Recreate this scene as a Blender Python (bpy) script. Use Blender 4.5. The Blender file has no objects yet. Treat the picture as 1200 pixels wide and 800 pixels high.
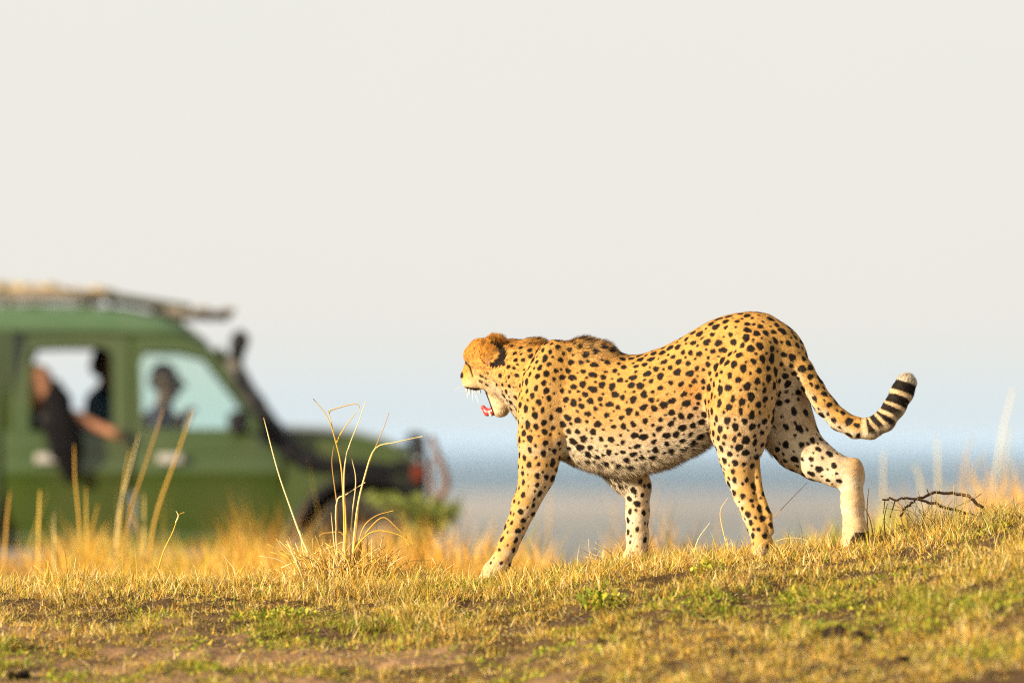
import bpy, bmesh, math, random
import numpy as np
from mathutils import Vector, Matrix

rng = np.random.default_rng(7)
random.seed(7)
SC = bpy.context.scene
COL = SC.collection

# ------------------------------------------------------------------ camera
FPX, DCH, HOR, CAMZ = 7000.0, 20.0, 515.0, 0.5      # focal length in photo pixels, distance to the cheetah, horizon row, eye height
cam_d = bpy.data.cameras.new('camera')
cam = bpy.data.objects.new('camera', cam_d)
COL.objects.link(cam)
cam.location = (0, -DCH, CAMZ)
cam.rotation_euler = (math.radians(90), 0, 0)
cam_d.sensor_width = 36.0
cam_d.lens = 36.0 * FPX / 1200.0
cam_d.shift_y = (HOR - 400.0) / 1200.0
cam_d.clip_start = 0.5
cam_d.clip_end = 400000.0
cam_d.dof.use_dof = True
cam_d.dof.focus_distance = 19.95
cam_d.dof.aperture_fstop = 1.95
SC.camera = cam

# ------------------------------------------------------------------ sky and sun
SUN_EL, SUN_AZ = math.radians(16), math.radians(240)   # azimuth clockwise from +Y: behind the camera, to its left
sv = Vector((math.sin(SUN_AZ) * math.cos(SUN_EL), math.cos(SUN_AZ) * math.cos(SUN_EL), math.sin(SUN_EL)))
W = bpy.data.worlds.new('World')
SC.world = W
W.use_nodes = True
nt = W.node_tree
nt.nodes.clear()
wo = nt.nodes.new('ShaderNodeOutputWorld')
bg = nt.nodes.new('ShaderNodeBackground')
sky = nt.nodes.new('ShaderNodeTexSky')
sky.sky_type = 'NISHITA'
sky.sun_disc = False
sky.sun_elevation = SUN_EL
sky.sun_rotation = SUN_AZ
sky.air_density = 1.0
sky.dust_density = 4.0
mix = nt.nodes.new('ShaderNodeMixRGB')                 # a thin bright veil of cloud over the blue
mix.inputs[0].default_value = 0.86
mix.inputs[2].default_value = (8.1, 7.95, 7.35, 1)
nt.links.new(sky.outputs[0], mix.inputs[1])
wn = nt.nodes.new('ShaderNodeTexNoise'); wn.inputs['Scale'].default_value = 9; wn.inputs['Detail'].default_value = 4
wc = nt.nodes.new('ShaderNodeTexCoord'); wv = nt.nodes.new('ShaderNodeMixRGB')
wv.inputs[1].default_value = (8.0, 7.95, 7.55, 1); wv.inputs[2].default_value = (8.45, 8.15, 7.35, 1)
nt.links.new(wc.outputs['Generated'], wn.inputs['Vector']); nt.links.new(wn.outputs[0], wv.inputs[0]); 
wz = nt.nodes.new('ShaderNodeSeparateXYZ'); wr = nt.nodes.new('ShaderNodeMapRange'); wh = nt.nodes.new('ShaderNodeMixRGB')   # bluer air low over the plain, all round
wr.inputs[1].default_value = .0; wr.inputs[2].default_value = .022; wr.interpolation_type = 'SMOOTHSTEP'
wh.inputs[1].default_value = (7.0, 7.95, 8.3, 1)
nt.links.new(wc.outputs['Generated'], wz.inputs[0]); nt.links.new(wz.outputs['Z'], wr.inputs[0]); nt.links.new(wr.outputs[0], wh.inputs[0])
nt.links.new(wv.outputs[0], wh.inputs[2]); nt.links.new(wh.outputs[0], mix.inputs[2])
nt.links.new(mix.outputs[0], bg.inputs[0])
bg.inputs[1].default_value = 0.0503
nt.links.new(bg.outputs[0], wo.inputs[0])

sun_d = bpy.data.lights.new('sun', 'SUN')
sun_d.energy = 5.0
sun_d.angle = math.radians(0.6)
sun_d.color = (1.0, 0.83, 0.59)
sun = bpy.data.objects.new('sun', sun_d)
COL.objects.link(sun)
sun.rotation_euler = (-sv).to_track_quat('-Z', 'Y').to_euler()
sun.location = (-5, -10, 8)

vs = SC.view_settings
vs.view_transform = 'Standard'
vs.look = 'None'
vs.exposure = 1.22
vs.gamma = 1.0
SC.render.engine = 'CYCLES'
SC.cycles.use_denoising = False
SC.cycles.filter_width = 1.15
SC.cycles.max_bounces = 6
SC.cycles.transparent_max_bounces = 8
SC.cycles.volume_bounces = 1

# ------------------------------------------------------------------ helpers
def P(px, py, y=0.0):
    """photo pixel + distance behind the cheetah -> world point"""
    d = DCH + y
    return np.array(((px - 600.0) / FPX * d, y, CAMZ + (HOR - py) / FPX * d))

def tag(o, label=None, cat=None, group=None, kind=None):
    if label: o['label'] = label
    if cat: o['category'] = cat
    if group: o['group'] = group
    if kind: o['kind'] = kind
    return o

def empty(name, loc=(0, 0, 0), rz=0.0):
    o = bpy.data.objects.new(name, None)
    o.location = loc
    o.rotation_euler = (0, 0, rz)
    o.empty_display_size = 0.1
    COL.objects.link(o)
    return o

def link(name, me, mat=None, parent=None):
    o = bpy.data.objects.new(name, me)
    COL.objects.link(o)
    if mat: me.materials.append(mat)
    if parent: o.parent = parent
    return o

def np_mesh(name, V, F, col=None, smooth=True):
    V = np.asarray(V, np.float32); F = np.asarray(F, np.int32)
    me = bpy.data.meshes.new(name)
    n, k = F.shape
    me.vertices.add(len(V)); me.vertices.foreach_set('co', V.ravel())
    me.loops.add(n * k); me.loops.foreach_set('vertex_index', F.ravel())
    me.polygons.add(n)
    me.polygons.foreach_set('loop_start', np.arange(0, n * k, k, dtype=np.int32))
    if smooth: me.polygons.foreach_set('use_smooth', np.ones(n, bool))
    me.update(calc_edges=True)
    if col is not None:
        c4 = np.ones((len(V), 4), np.float32); c4[:, :3] = col
        at = me.attributes.new('Col', 'FLOAT_COLOR', 'POINT')
        at.data.foreach_set('color', c4.ravel())
    return me

def bm_mesh(name, bm, smooth=True):
    bmesh.ops.recalc_face_normals(bm, faces=bm.faces[:])
    me = bpy.data.meshes.new(name)
    bm.to_mesh(me); bm.free()
    for p in me.polygons: p.use_smooth = smooth
    return me

def flat_shade(o, angle=35):
    me = o.data
    for p in me.polygons: p.use_smooth = True
    try:
        me.set_sharp_from_angle(angle=math.radians(angle))
    except Exception:
        pass
    return o

# value noise
def _h(ix, iy, iz, s):
    n = (ix * 374761393 + iy * 668265263 + iz * 2147483647 + s * 974711) & 0x7fffffff
    n = ((n ^ (n >> 13)) * 1274126177) & 0x7fffffff
    return ((n ^ (n >> 16)) & 0xffff) / 65535.0

def noise3(x, y, z, s=0):
    x, y, z = [np.asarray(a, np.float64) for a in np.broadcast_arrays(x, y, z)]
    ix, iy, iz = np.floor(x).astype(np.int64), np.floor(y).astype(np.int64), np.floor(z).astype(np.int64)
    fx, fy, fz = x - ix, y - iy, z - iz
    fx, fy, fz = fx * fx * (3 - 2 * fx), fy * fy * (3 - 2 * fy), fz * fz * (3 - 2 * fz)
    r = 0
    for dx in (0, 1):
        for dy in (0, 1):
            for dz in (0, 1):
                w = (fx if dx else 1 - fx) * (fy if dy else 1 - fy) * (fz if dz else 1 - fz)
                r = r + w * _h(ix + dx, iy + dy, iz + dz, s)
    return r

def noise2(x, y, s=0): return noise3(x, y, np.zeros_like(np.asarray(x, float)) + 0.5, s)
def fbm2(x, y, s=0, o=3):
    r, a, t = 0, 1.0, 0
    for i in range(o):
        r = r + a * noise2(x * 2 ** i, y * 2 ** i, s + i * 17); t += a; a *= .5
    return r / t

def sst(a, b, x):
    t = np.clip((x - a) / (b - a), 0, 1)
    return t * t * (3 - 2 * t)

# ------------------------------------------------------------------ materials
def pmat(name, col=(.5, .5, .5), rough=.6, spec=.3, metal=0.0, attr=False, noise=None, bump=None, coat=0.0, transl=0.0, sheen=0.0):
    m = bpy.data.materials.new(name); m.use_nodes = True
    t = m.node_tree; b = t.nodes['Principled BSDF']
    b.inputs['Roughness'].default_value = rough
    b.inputs['Specular IOR Level'].default_value = spec
    b.inputs['Metallic'].default_value = metal
    b.inputs['Coat Weight'].default_value = coat
    b.inputs['Coat Roughness'].default_value = .12
    b.inputs['Sheen Weight'].default_value = sheen
    src = None
    if attr:
        a = t.nodes.new('ShaderNodeAttribute'); a.attribute_name = 'Col'; src = a.outputs['Color']
    if noise or bump:
        tc = t.nodes.new('ShaderNodeTexCoord')
    if noise:                                  # (scale, other colour, amount)
        nz = t.nodes.new('ShaderNodeTexNoise'); nz.inputs['Scale'].default_value = noise[0]
        nz.inputs['Detail'].default_value = 6
        t.links.new(tc.outputs['Object'], nz.inputs['Vector'])
        mx = t.nodes.new('ShaderNodeMixRGB'); mx.inputs[1].default_value = (*col, 1); mx.inputs[2].default_value = (*noise[1], 1)
        mr = t.nodes.new('ShaderNodeMapRange'); mr.inputs[1].default_value = .38; mr.inputs[2].default_value = .66; mr.inputs[4].default_value = noise[2]
        t.links.new(nz.outputs[0], mr.inputs[0]); t.links.new(mr.outputs[0], mx.inputs[0])
        if src: t.links.new(src, mx.inputs[1])
        src = mx.outputs[0]
    if src: t.links.new(src, b.inputs['Base Color'])
    else: b.inputs['Base Color'].default_value = (*col, 1)
    if bump:
        nz = t.nodes.new('ShaderNodeTexNoise'); nz.inputs['Scale'].default_value = bump[0]; nz.inputs['Detail'].default_value = 5
        t.links.new(tc.outputs['Object'], nz.inputs['Vector'])
        bp = t.nodes.new('ShaderNodeBump'); bp.inputs['Strength'].default_value = bump[1]; bp.inputs['Distance'].default_value = .01
        t.links.new(nz.outputs[0], bp.inputs['Height']); t.links.new(bp.outputs[0], b.inputs['Normal'])
    if transl:
        tr = t.nodes.new('ShaderNodeBsdfTranslucent')
        if src: t.links.new(src, tr.inputs[0])
        else: tr.inputs[0].default_value = (*col, 1)
        ms = t.nodes.new('ShaderNodeMixShader'); ms.inputs[0].default_value = transl
        t.links.new(b.outputs[0], ms.inputs[1]); t.links.new(tr.outputs[0], ms.inputs[2])
        t.links.new(ms.outputs[0], t.nodes['Material Output'].inputs[0])
    return m

def glass_mat(name, col, alpha):
    m = bpy.data.materials.new(name); m.use_nodes = True
    t = m.node_tree; t.nodes.remove(t.nodes['Principled BSDF'])
    g = t.nodes.new('ShaderNodeBsdfGlossy'); g.inputs[1].default_value = .03
    tr = t.nodes.new('ShaderNodeBsdfTransparent'); tr.inputs[0].default_value = (*col, 1)
    f = t.nodes.new('ShaderNodeFresnel'); f.inputs[0].default_value = 1.45
    ms = t.nodes.new('ShaderNodeMixShader')
    t.links.new(f.outputs[0], ms.inputs[0]); t.links.new(tr.outputs[0], ms.inputs[1]); t.links.new(g.outputs[0], ms.inputs[2])
    t.links.new(ms.outputs[0], t.nodes['Material Output'].inputs[0])
    return m

M = {}
M['coat'] = pmat('cheetah_coat', attr=True, rough=.75, spec=.12, bump=(180, .25))
M['fur'] = pmat('cheetah_fur', attr=True, rough=.6, spec=.12, transl=.12)
M['wet'] = pmat('wet_tongue', (.62, .07, .06), .3, .5, noise=(60, (.45, .04, .05), .7))
M['tooth'] = pmat('tooth', (.78, .70, .52), .35, .4)
M['whisk'] = pmat('whisker', (.8, .78, .7), .5, .3)
M['soil'] = pmat('soil', attr=True, rough=.95, spec=.08, bump=(60, .6))
M['grass'] = pmat('grass', attr=True, rough=.65, spec=.2, transl=.3)
M['straw'] = pmat('straw', attr=True, rough=.55, spec=.25, transl=.12)
M['bark'] = pmat('bark', (.10, .055, .03), .85, .15, noise=(40, (.20, .11, .06), .9), bump=(90, .5))
M['stone'] = pmat('clod', (.014, .010, .008), .95, .03, noise=(25, (.045, .030, .02), .7), bump=(40, .8))
M['green'] = pmat('car_green', (.034, .062, .009), .34, .5, coat=.5, noise=(2.2, (.065, .075, .028), .45))
M['litgreen'] = pmat('lit_car_green', (.05, .105, .04), .42, .5, coat=.4, noise=(2.5, (.12, .16, .08), .5))  # the body green again, lighter, with the roof's sky reflection painted in
M['black'] = pmat('black_plastic', (.006, .006, .009), .55, .22, noise=(6, (.014, .013, .014), .6))
M['rubber'] = pmat('tyre_rubber', (.02, .02, .02), .85, .2, noise=(12, (.07, .055, .04), .7))
M['steel'] = pmat('dusty_steel', (.16, .15, .13), .6, .4, noise=(5, (.22, .17, .11), .6))
M['handle'] = pmat('handle_metal', (.34, .33, .32), .35, .5, noise=(20, (.45, .42, .38), .5))
M['interior'] = pmat('interior_trim', (.035, .035, .038), .8, .2, noise=(8, (.06, .055, .05), .6))
M['seat'] = pmat('seat_cloth', (.05, .05, .055), .9, .15, noise=(14, (.08, .075, .07), .6))
M['orange'] = pmat('indicator_lens', (.13, .020, .005), .5, .3)
M['lens'] = pmat('lamp_lens', (.55, .58, .60), .15, .6)
M['canvas'] = pmat('tan_canvas', (.40, .30, .16), .85, .15, noise=(9, (.24, .17, .09), .8), bump=(25, .6))
M['rackwood'] = pmat('rack_slat', (.30, .26, .22), .7, .25, noise=(8, (.18, .15, .12), .8))
M['hatch'] = pmat('hatch_panel', (.045, .055, .035), .55, .35, noise=(5, (.09, .09, .06), .6))
M['cloth'] = pmat('black_cloth', (.006, .006, .007), .95, .03, noise=(15, (.012, .011, .012), .7), bump=(30, .5))
M['skin'] = pmat('person_skin', attr=True, rough=.6, spec=.25)
M['hair'] = pmat('person_hair', attr=True, rough=.7, spec=.2, bump=(120, .6))
M['glass'] = glass_mat('window_glass', (.93, .985, .95), .2)

# ------------------------------------------------------------------ implicit surfaces
class SDF:
    def __init__(s): s.Q = []
    def add(s, a, b, ra, rb, ky=1.0, k=.02, **at):
        s.Q.append(dict(a=np.array(a, float), b=np.array(b, float), ra=ra, rb=rb, ky=ky, k=k, at=at))
    def chain(s, pts, ky=1.0, k=.02, **at):
        """pts: list of (point, radius)"""
        for (p, r), (q, t) in zip(pts[:-1], pts[1:]): s.add(p, q, r, t, ky, k, **at)
    def one(s, q, p):
        sc = np.array((1, 1 / q['ky'], 1))
        a, b = q['a'] * sc, q['b'] * sc
        ba = b - a
        pa = p * sc - a
        t = np.clip(pa @ ba / max(ba @ ba, 1e-12), 0, 1)
        d = np.linalg.norm(pa - t[:, None] * ba, axis=1) - (q['ra'] + (q['rb'] - q['ra']) * t)
        return d * min(1.0, q['ky'])
    def ev(s, p):
        D = None
        D = np.full(len(p), 1.0)
        for q in s.Q:
            r = max(q['ra'], q['rb']) * np.array((1, max(1, q['ky']), 1)) + .06
            lo, hi = np.minimum(q['a'], q['b']) - r, np.maximum(q['a'], q['b']) + r
            i = np.nonzero(((p > lo) & (p < hi)).all(1))[0]
            if not len(i): continue
            d = s.one(q, p[i]); O = D[i]
            k = q['k']; h = np.maximum(k - np.abs(O - d), 0) / k
            D[i] = np.minimum(O, d) - h * h * k * .25
        return D
    def grad(s, p, e=.002):
        g = 0
        for v in ((1, -1, -1), (-1, -1, 1), (-1, 1, -1), (1, 1, 1)):
            v = np.array(v, float); g = g + v * s.ev(p + v * e)[:, None]
        return g / (np.linalg.norm(g, axis=1)[:, None] + 1e-12)
    def weights(s, p, soft=.010):
        D = np.stack([s.one(q, p) for q in s.Q], 1)
        w = np.exp(-np.clip((D - D.min(1)[:, None]) / soft, 0, 40))
        return w / w.sum(1)[:, None]
    def mesh(s, res, sub=1, margin=.05):
        lo = np.min([np.minimum(q['a'], q['b']) - max(q['ra'], q['rb']) * np.array((1, max(1, q['ky']), 1)) for q in s.Q], 0) - 3 * res
        hi = np.max([np.maximum(q['a'], q['b']) + max(q['ra'], q['rb']) * np.array((1, max(1, q['ky']), 1)) for q in s.Q], 0) + 3 * res
        n = np.ceil((hi - lo) / res).astype(int) + 1
        D = np.full(n, 1.0, np.float32)
        for q in s.Q:
            r = max(q['ra'], q['rb']); rr = r * np.array((1, max(1, q['ky']), 1))
            i0 = np.maximum(0, np.floor((np.minimum(q['a'], q['b']) - rr - margin - lo) / res).astype(int))
            i1 = np.minimum(n, np.ceil((np.maximum(q['a'], q['b']) + rr + margin - lo) / res).astype(int) + 1)
            g = np.stack(np.meshgrid(*[lo[i] + res * np.arange(i0[i], i1[i]) for i in range(3)], indexing='ij'), -1)
            d = s.one(q, g.reshape(-1, 3)).reshape(g.shape[:3])
            sl = tuple(slice(i0[i], i1[i]) for i in range(3))
            O = D[sl]; k = q['k']; h = np.maximum(k - np.abs(O - d), 0) / k
            D[sl] = np.minimum(O, d) - h * h * k * .25
        ins = D < 0
        m = np.array(n) - 1
        cnt = np.zeros(m, int)
        cor = {}
        for c in ((i, j, l) for i in (0, 1) for j in (0, 1) for l in (0, 1)):
            cor[c] = ins[c[0]:c[0] + m[0], c[1]:c[1] + m[1], c[2]:c[2] + m[2]]; cnt += cor[c]
        act = (cnt > 0) & (cnt < 8)
        idx = np.full(m, -1, int); cells = np.argwhere(act)
        idx[act] = np.arange(len(cells))
        acc = np.zeros((len(cells), 3)); num = np.zeros(len(cells))
        for ax in range(3):
            for o in ((0, 0), (0, 1), (1, 0), (1, 1)):
                c0 = np.insert(np.array(o), ax, 0); c1 = np.insert(np.array(o), ax, 1)
                A, B = cells + c0, cells + c1
                da, db = D[tuple(A.T)], D[tuple(B.T)]
                x = (da < 0) != (db < 0)
                t = np.where(x, da / np.where(x, da - db, 1), 0)
                pt = A + (c1 - c0) * t[:, None]
                acc += np.where(x[:, None], pt, 0); num += x
        V = lo + res * acc / num[:, None]
        F = []
        for ax in range(3):
            s0 = [slice(1, m[i]) for i in range(3)]; s0[ax] = slice(0, m[ax])
            sh = [slice(1, m[i]) for i in range(3)]; sh[ax] = slice(1, m[ax] + 1)
            a, b = ins[tuple(s0)], ins[tuple(sh)]
            e = np.argwhere(a != b); off = np.ones(3, int); off[ax] = 0; e = e + off
            u, v = [i for i in range(3) if i != ax]
            def cell(du, dv):
                c = e.copy(); c[:, u] -= du; c[:, v] -= dv; return idx[tuple(c.T)]
            f = np.stack((cell(1, 1), cell(0, 1), cell(0, 0), cell(1, 0)), 1)
            flip = ins[tuple(e.T)]
            if ax == 1: flip = ~flip
            f[~flip] = f[~flip][:, ::-1]
            F.append(f)
        F = np.concatenate(F); F = F[(F >= 0).all(1)]
        V = s.proj(V, 2)
        for _ in range(sub):
            E = np.sort(np.stack((F, np.roll(F, -1, 1)), -1).reshape(-1, 2), 1)
            uq, inv = np.unique(E[:, 0] * 10000000 + E[:, 1], return_inverse=True)
            ev = np.stack((uq // 10000000, uq % 10000000), 1)
            em = V[ev].mean(1); fm = V[F].mean(1)
            ne = len(V) + inv.reshape(-1, 4); nf = len(V) + len(em) + np.arange(len(F))
            V = np.concatenate((V, em, fm))
            F = np.concatenate([np.stack((F[:, i], ne[:, i], nf, ne[:, (i + 3) % 4]), 1) for i in range(4)])
            V = s.proj(V, 1)
        return V, F
    def proj(s, V, it):
        for _ in range(it):
            d = s.ev(V); V = V - s.grad(V) * np.clip(d, -.01, .01)[:, None]
        return V

def tube(pts, rad, n=6, cap=True):
    """tapered tube along points -> verts, quads"""
    pts = [np.array(p, float) for p in pts]
    if np.isscalar(rad): rad = [rad] * len(pts)
    V, F = [], []
    up = np.array((0.13, 0.31, 0.94))
    for i, p in enumerate(pts):
        t = pts[min(i + 1, len(pts) - 1)] - pts[max(i - 1, 0)]
        t /= np.linalg.norm(t) + 1e-9
        u = np.cross(t, up)
        if np.linalg.norm(u) < .2: u = np.cross(t, np.array((1., 0, 0)))
        u /= np.linalg.norm(u); w = np.cross(t, u)
        for j in range(n):
            a = 2 * math.pi * j / n
            V.append(p + rad[i] * (u * math.cos(a) + w * math.sin(a)))
    for i in range(len(pts) - 1):
        for j in range(n):
            F.append((i * n + j, i * n + (j + 1) % n, (i + 1) * n + (j + 1) % n, (i + 1) * n + j))
    if cap:
        for base in (0, (len(pts) - 1) * n):
            c = len(V); V.append(np.mean(V[base:base + n], 0))
            for j in range(n): F.append((base + j, base + (j + 1) % n, c, c))
    return V, F

def fix_f(F): return [tuple(dict.fromkeys(f)) for f in F]

def tubes_obj(name, specs, mat, parent=None, col=None):
    """specs: list of (pts, rad, n) joined into one mesh"""
    V, F = [], []
    for sp in specs:
        v, f = tube(*sp)
        F += [tuple(i + len(V) for i in q) for q in fix_f(f)]; V += v
    me = bpy.data.meshes.new(name); me.from_pydata([tuple(v) for v in V], [], F)
    for p in me.polygons: p.use_smooth = True
    if col is not None:
        a = me.attributes.new('Col', 'FLOAT_COLOR', 'POINT')
        c = np.ones((len(V), 4), np.float32); c[:, :3] = col; a.data.foreach_set('color', c.ravel())
    return link(name, me, mat, parent)

def spline(pts, n=6):
    """Catmull-Rom through points"""
    p = [np.array(q, float) for q in pts]; p = [2 * p[0] - p[1]] + p + [2 * p[-1] - p[-2]]
    out = []
    for i in range(1, len(p) - 2):
        for j in range(n):
            t = j / n
            out.append(.5 * (2 * p[i] + (p[i + 1] - p[i - 1]) * t + (2 * p[i - 1] - 5 * p[i] + 4 * p[i + 1] - p[i + 2]) * t * t + (-p[i - 1] + 3 * p[i] - 3 * p[i + 1] + p[i + 2]) * t ** 3))
    out.append(p[-2])
    return out

def box_bm(bm, c, s, bev=0.0, rot=None):
    r = bmesh.ops.create_cube(bm, size=1.0)
    mt = Matrix.Translation(c) @ (rot if rot else Matrix.Identity(4)) @ Matrix.Diagonal((*s, 1))
    bmesh.ops.transform(bm, matrix=mt, verts=r['verts'])
    if bev:
        es = {e for v in r['verts'] for e in v.link_edges}
        bmesh.ops.bevel(bm, geom=list(es), offset=bev, segments=2, affect='EDGES', profile=.6)

def box_obj(name, c, s, mat, parent=None, bev=.01, rot=None):
    bm = bmesh.new(); box_bm(bm, c, s, bev, rot)
    return flat_shade(link(name, bm_mesh(name, bm), mat, parent))

def prism_bm(bm, poly, v0, v1, bev=0.0):
    """polygon in (x,z) extruded along y from v0 to v1"""
    n = len(poly)
    A = [bm.verts.new((p[0], v0, p[1])) for p in poly]; B = [bm.verts.new((p[0], v1, p[1])) for p in poly]
    fa = bm.faces.new(A); fb = bm.faces.new(B[::-1])
    for i in range(n): bm.faces.new((A[i], B[i], B[(i + 1) % n], A[(i + 1) % n]))
    if bev:
        es = list(fa.edges) + list(fb.edges)
        bmesh.ops.bevel(bm, geom=es, offset=bev, segments=2, affect='EDGES', clamp_overlap=True)

def ring_bm(bm, outer, inner, v0, v1):
    """frame: outer and inner loops of equal count, extruded along y"""
    n = len(outer)
    L = [[bm.verts.new((p[0], v, p[1])) for p in loop] for loop in (outer, inner) for v in (v0, v1)]
    o0, o1, i0, i1 = L
    for i in range(n):
        j = (i + 1) % n
        for q in ((o0[i], o0[j], i0[j], i0[i]), (o1[j], o1[i], i1[i], i1[j]), (o0[j], o0[i], o1[i], o1[j]), (i0[i], i0[j], i1[j], i1[i])):
            bm.faces.new(q)

# ------------------------------------------------------------------ terrain
CX = np.array((-60, -8, -1.72, -.9, -.06, .41, .84, 1.14, 1.45, 1.72, 2.6, 8, 60.))
CZ = np.array((-.15, -.06, .000, .005, .018, .098, .116, .140, .193, .245, .28, .1, -.1))
def crest(x):
    o = np.zeros_like(x)
    for k, w in ((-.12, .25), (0, .5), (.12, .25)): o = o + w * np.interp(x + k, CX, CZ)
    return o
BY = np.array((.0, .25, .6, 1.2, 2.5, 5, 9, 13, 15.5, 21, 26, 60, 150, 450, 600, 3000, 200000.))
BZ = np.array((.0, -.01, -.04, -.10, -.17, -.24, -.34, -.50, -.615, -.615, -.75, -5, -20, -61, -63.5, -64, -64.))
SCARS = ((.30, -1.33, .36, .27, 1.0), (-.10, -.62, .22, .17, .95), (.70, -1.35, .20, .16, .85), (-.55, -1.45, .30, .16, .85), (1.02, -2.0, .16, .16, .9), (-1.45, -.75, .20, .12, .7), (1.35, -.55, .16, .13, .8), (-.95, -1.0, .2, .12, .75))
def scar(x, y):             # broken dark earth
    o = 0
    for (a, b_, rx, ry, w) in SCARS: o = np.maximum(o, w * np.exp(-(((x - a) / rx) ** 2 + ((y - b_) / ry) ** 2) * (.6 + .9 * noise2(x * 9, y * 9, 201))))
    return o
def ground_z(x, y, fine=True):
    x, y = np.asarray(x, float), np.asarray(y, float)
    back = np.interp(y, BY, BZ)
    front = -.092 * np.maximum(-y - .15, 0) * (1 - .25 * sst(3, 14, -y))
    c = crest(x) * (1 - sst(2.0, 14.0, np.abs(y - .2)))
    z = c + np.where(y > 0, back, front)
    near = 1 - sst(4, 30, np.abs(y))
    z = z + near * (.05 * (fbm2(x * 1.1 + 3, y * 1.1, 5) - .5))
    z = z - .022 * sst(.25, .8, scar(x, y))
    if fine:
        z = z + near * ((.034 + .040 * sst(-.3, -.8, y)) * (fbm2(x * 5, y * 3.2, 11) - .5) + (.020 + .014 * sst(-.3, -.8, y)) * (noise2(x * 17, y * 12, 23) - .5) + .010 * (noise2(x * 43, y * 37, 29) - .5))
    return z

def grid_sheet(xs, ys):
    X, Y = np.meshgrid(xs, ys, indexing='ij')
    Z = ground_z(X, Y)
    nx, ny = len(xs), len(ys)
    i, j = np.meshgrid(np.arange(nx - 1), np.arange(ny - 1), indexing='ij')
    a = (i * ny + j).ravel()
    F = np.stack((a, a + ny, a + ny + 1, a + 1), 1)
    return np.stack((X.ravel(), Y.ravel(), Z.ravel()), 1), F

def dens(a, *steps):
    out = [a]
    for end, st in steps:
        n = max(1, int(math.ceil((end - out[-1]) / st)))
        out += list(np.linspace(out[-1], end, n + 1)[1:])
    return np.array(out)

xs = dens(-90000, (-2000, 8000), (-1100, 300), (-100, 50), (-12, 8), (-2.6, .3), (2.6, .018), (12, .3), (100, 8), (1100, 50), (2000, 300), (90000, 8000))
ys = dens(-60, (-22, 4), (-6, .5), (-4.2, .06), (1.2, .018), (8, .15), (30, .6), (160, 8), (600, 40), (2400, 300), (12000, 130), (20000, 1500), (140000, 10000))
V, F = grid_sheet(xs, ys)
X, Y = V[:, 0], V[:, 1]
def green_patch(x, y):      # where the living grass is
    g = fbm2(x * 1.7 + 9, y * 1.5 + 2, 41, 3)
    return sst(.46, .70, g)
def bare(x, y):             # trodden bare soil
    return np.maximum(bare0(x, y), sst(.30, .75, scar(x, y)))
def bare0(x, y):
    b = fbm2(x * 1.3 + 1, y * 2.6 + 5, 77, 3)
    return sst(.52, .66, b + .10 * sst(-1.2, -2.4, y) + .05 * sst(.5, -1.5, x) - .32 * sst(-.1, 1.0, x) - .22 * sst(-1.0, -.3, y))
nz = fbm2(X * 9, Y * 9, 3)
soil = np.array((.23, .135, .072)) * (.65 + .7 * nz)[:, None]
litter = np.array((.075, .044, .020)) * (.5 + 1.0 * nz)[:, None]
b = bare(X, Y)[:, None]
c = litter * (1 - b) + soil * b
sc_ = sst(.25, .7, scar(X, Y))[:, None]
c = c * (1 - sc_) + np.array((.060, .036, .020)) * (.5 + nz)[:, None] * sc_
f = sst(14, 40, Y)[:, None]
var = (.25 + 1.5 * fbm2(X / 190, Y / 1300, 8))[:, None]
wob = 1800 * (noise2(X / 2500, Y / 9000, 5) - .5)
hazy_wood = sst(7000, 8200, Y + wob)[:, None]
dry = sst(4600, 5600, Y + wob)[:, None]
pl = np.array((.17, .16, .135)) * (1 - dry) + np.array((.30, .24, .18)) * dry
pl = (pl * (1 - hazy_wood) + np.array((.045, .070, .095)) * hazy_wood) * var  # far woods tinted blue: distance haze painted into their colour
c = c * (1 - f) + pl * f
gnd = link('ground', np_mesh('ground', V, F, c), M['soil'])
tag(gnd, kind='structure')

# ------------------------------------------------------------------ air
HD = 3.8e-5
hm = bpy.data.materials.new('haze_air'); hm.use_nodes = True
t = hm.node_tree; t.nodes.remove(t.nodes['Principled BSDF'])
pv = t.nodes.new('ShaderNodeVolumePrincipled')
pv.inputs['Color'].default_value = (.50, .70, .98, 1)
pv.inputs['Density'].default_value = HD
t.links.new(pv.outputs[0], t.nodes['Material Output'].inputs['Volume'])
bm = bmesh.new(); box_bm(bm, (0, 69000, -30.4), (190000, 148000, 70))
hz = link('haze', bm_mesh('haze', bm, False), hm)
tag(hz, kind='stuff')

# ------------------------------------------------------------------ grass
STRAW = np.array(((.82, .54, .10), (.72, .43, .07), (.92, .69, .25), (.60, .34, .07), (.80, .48, .06), (.95, .77, .38)))
GREEN = np.array(((.38, .40, .035), (.50, .46, .05), (.22, .29, .025), (.62, .50, .08), (.30, .38, .02)))

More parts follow.
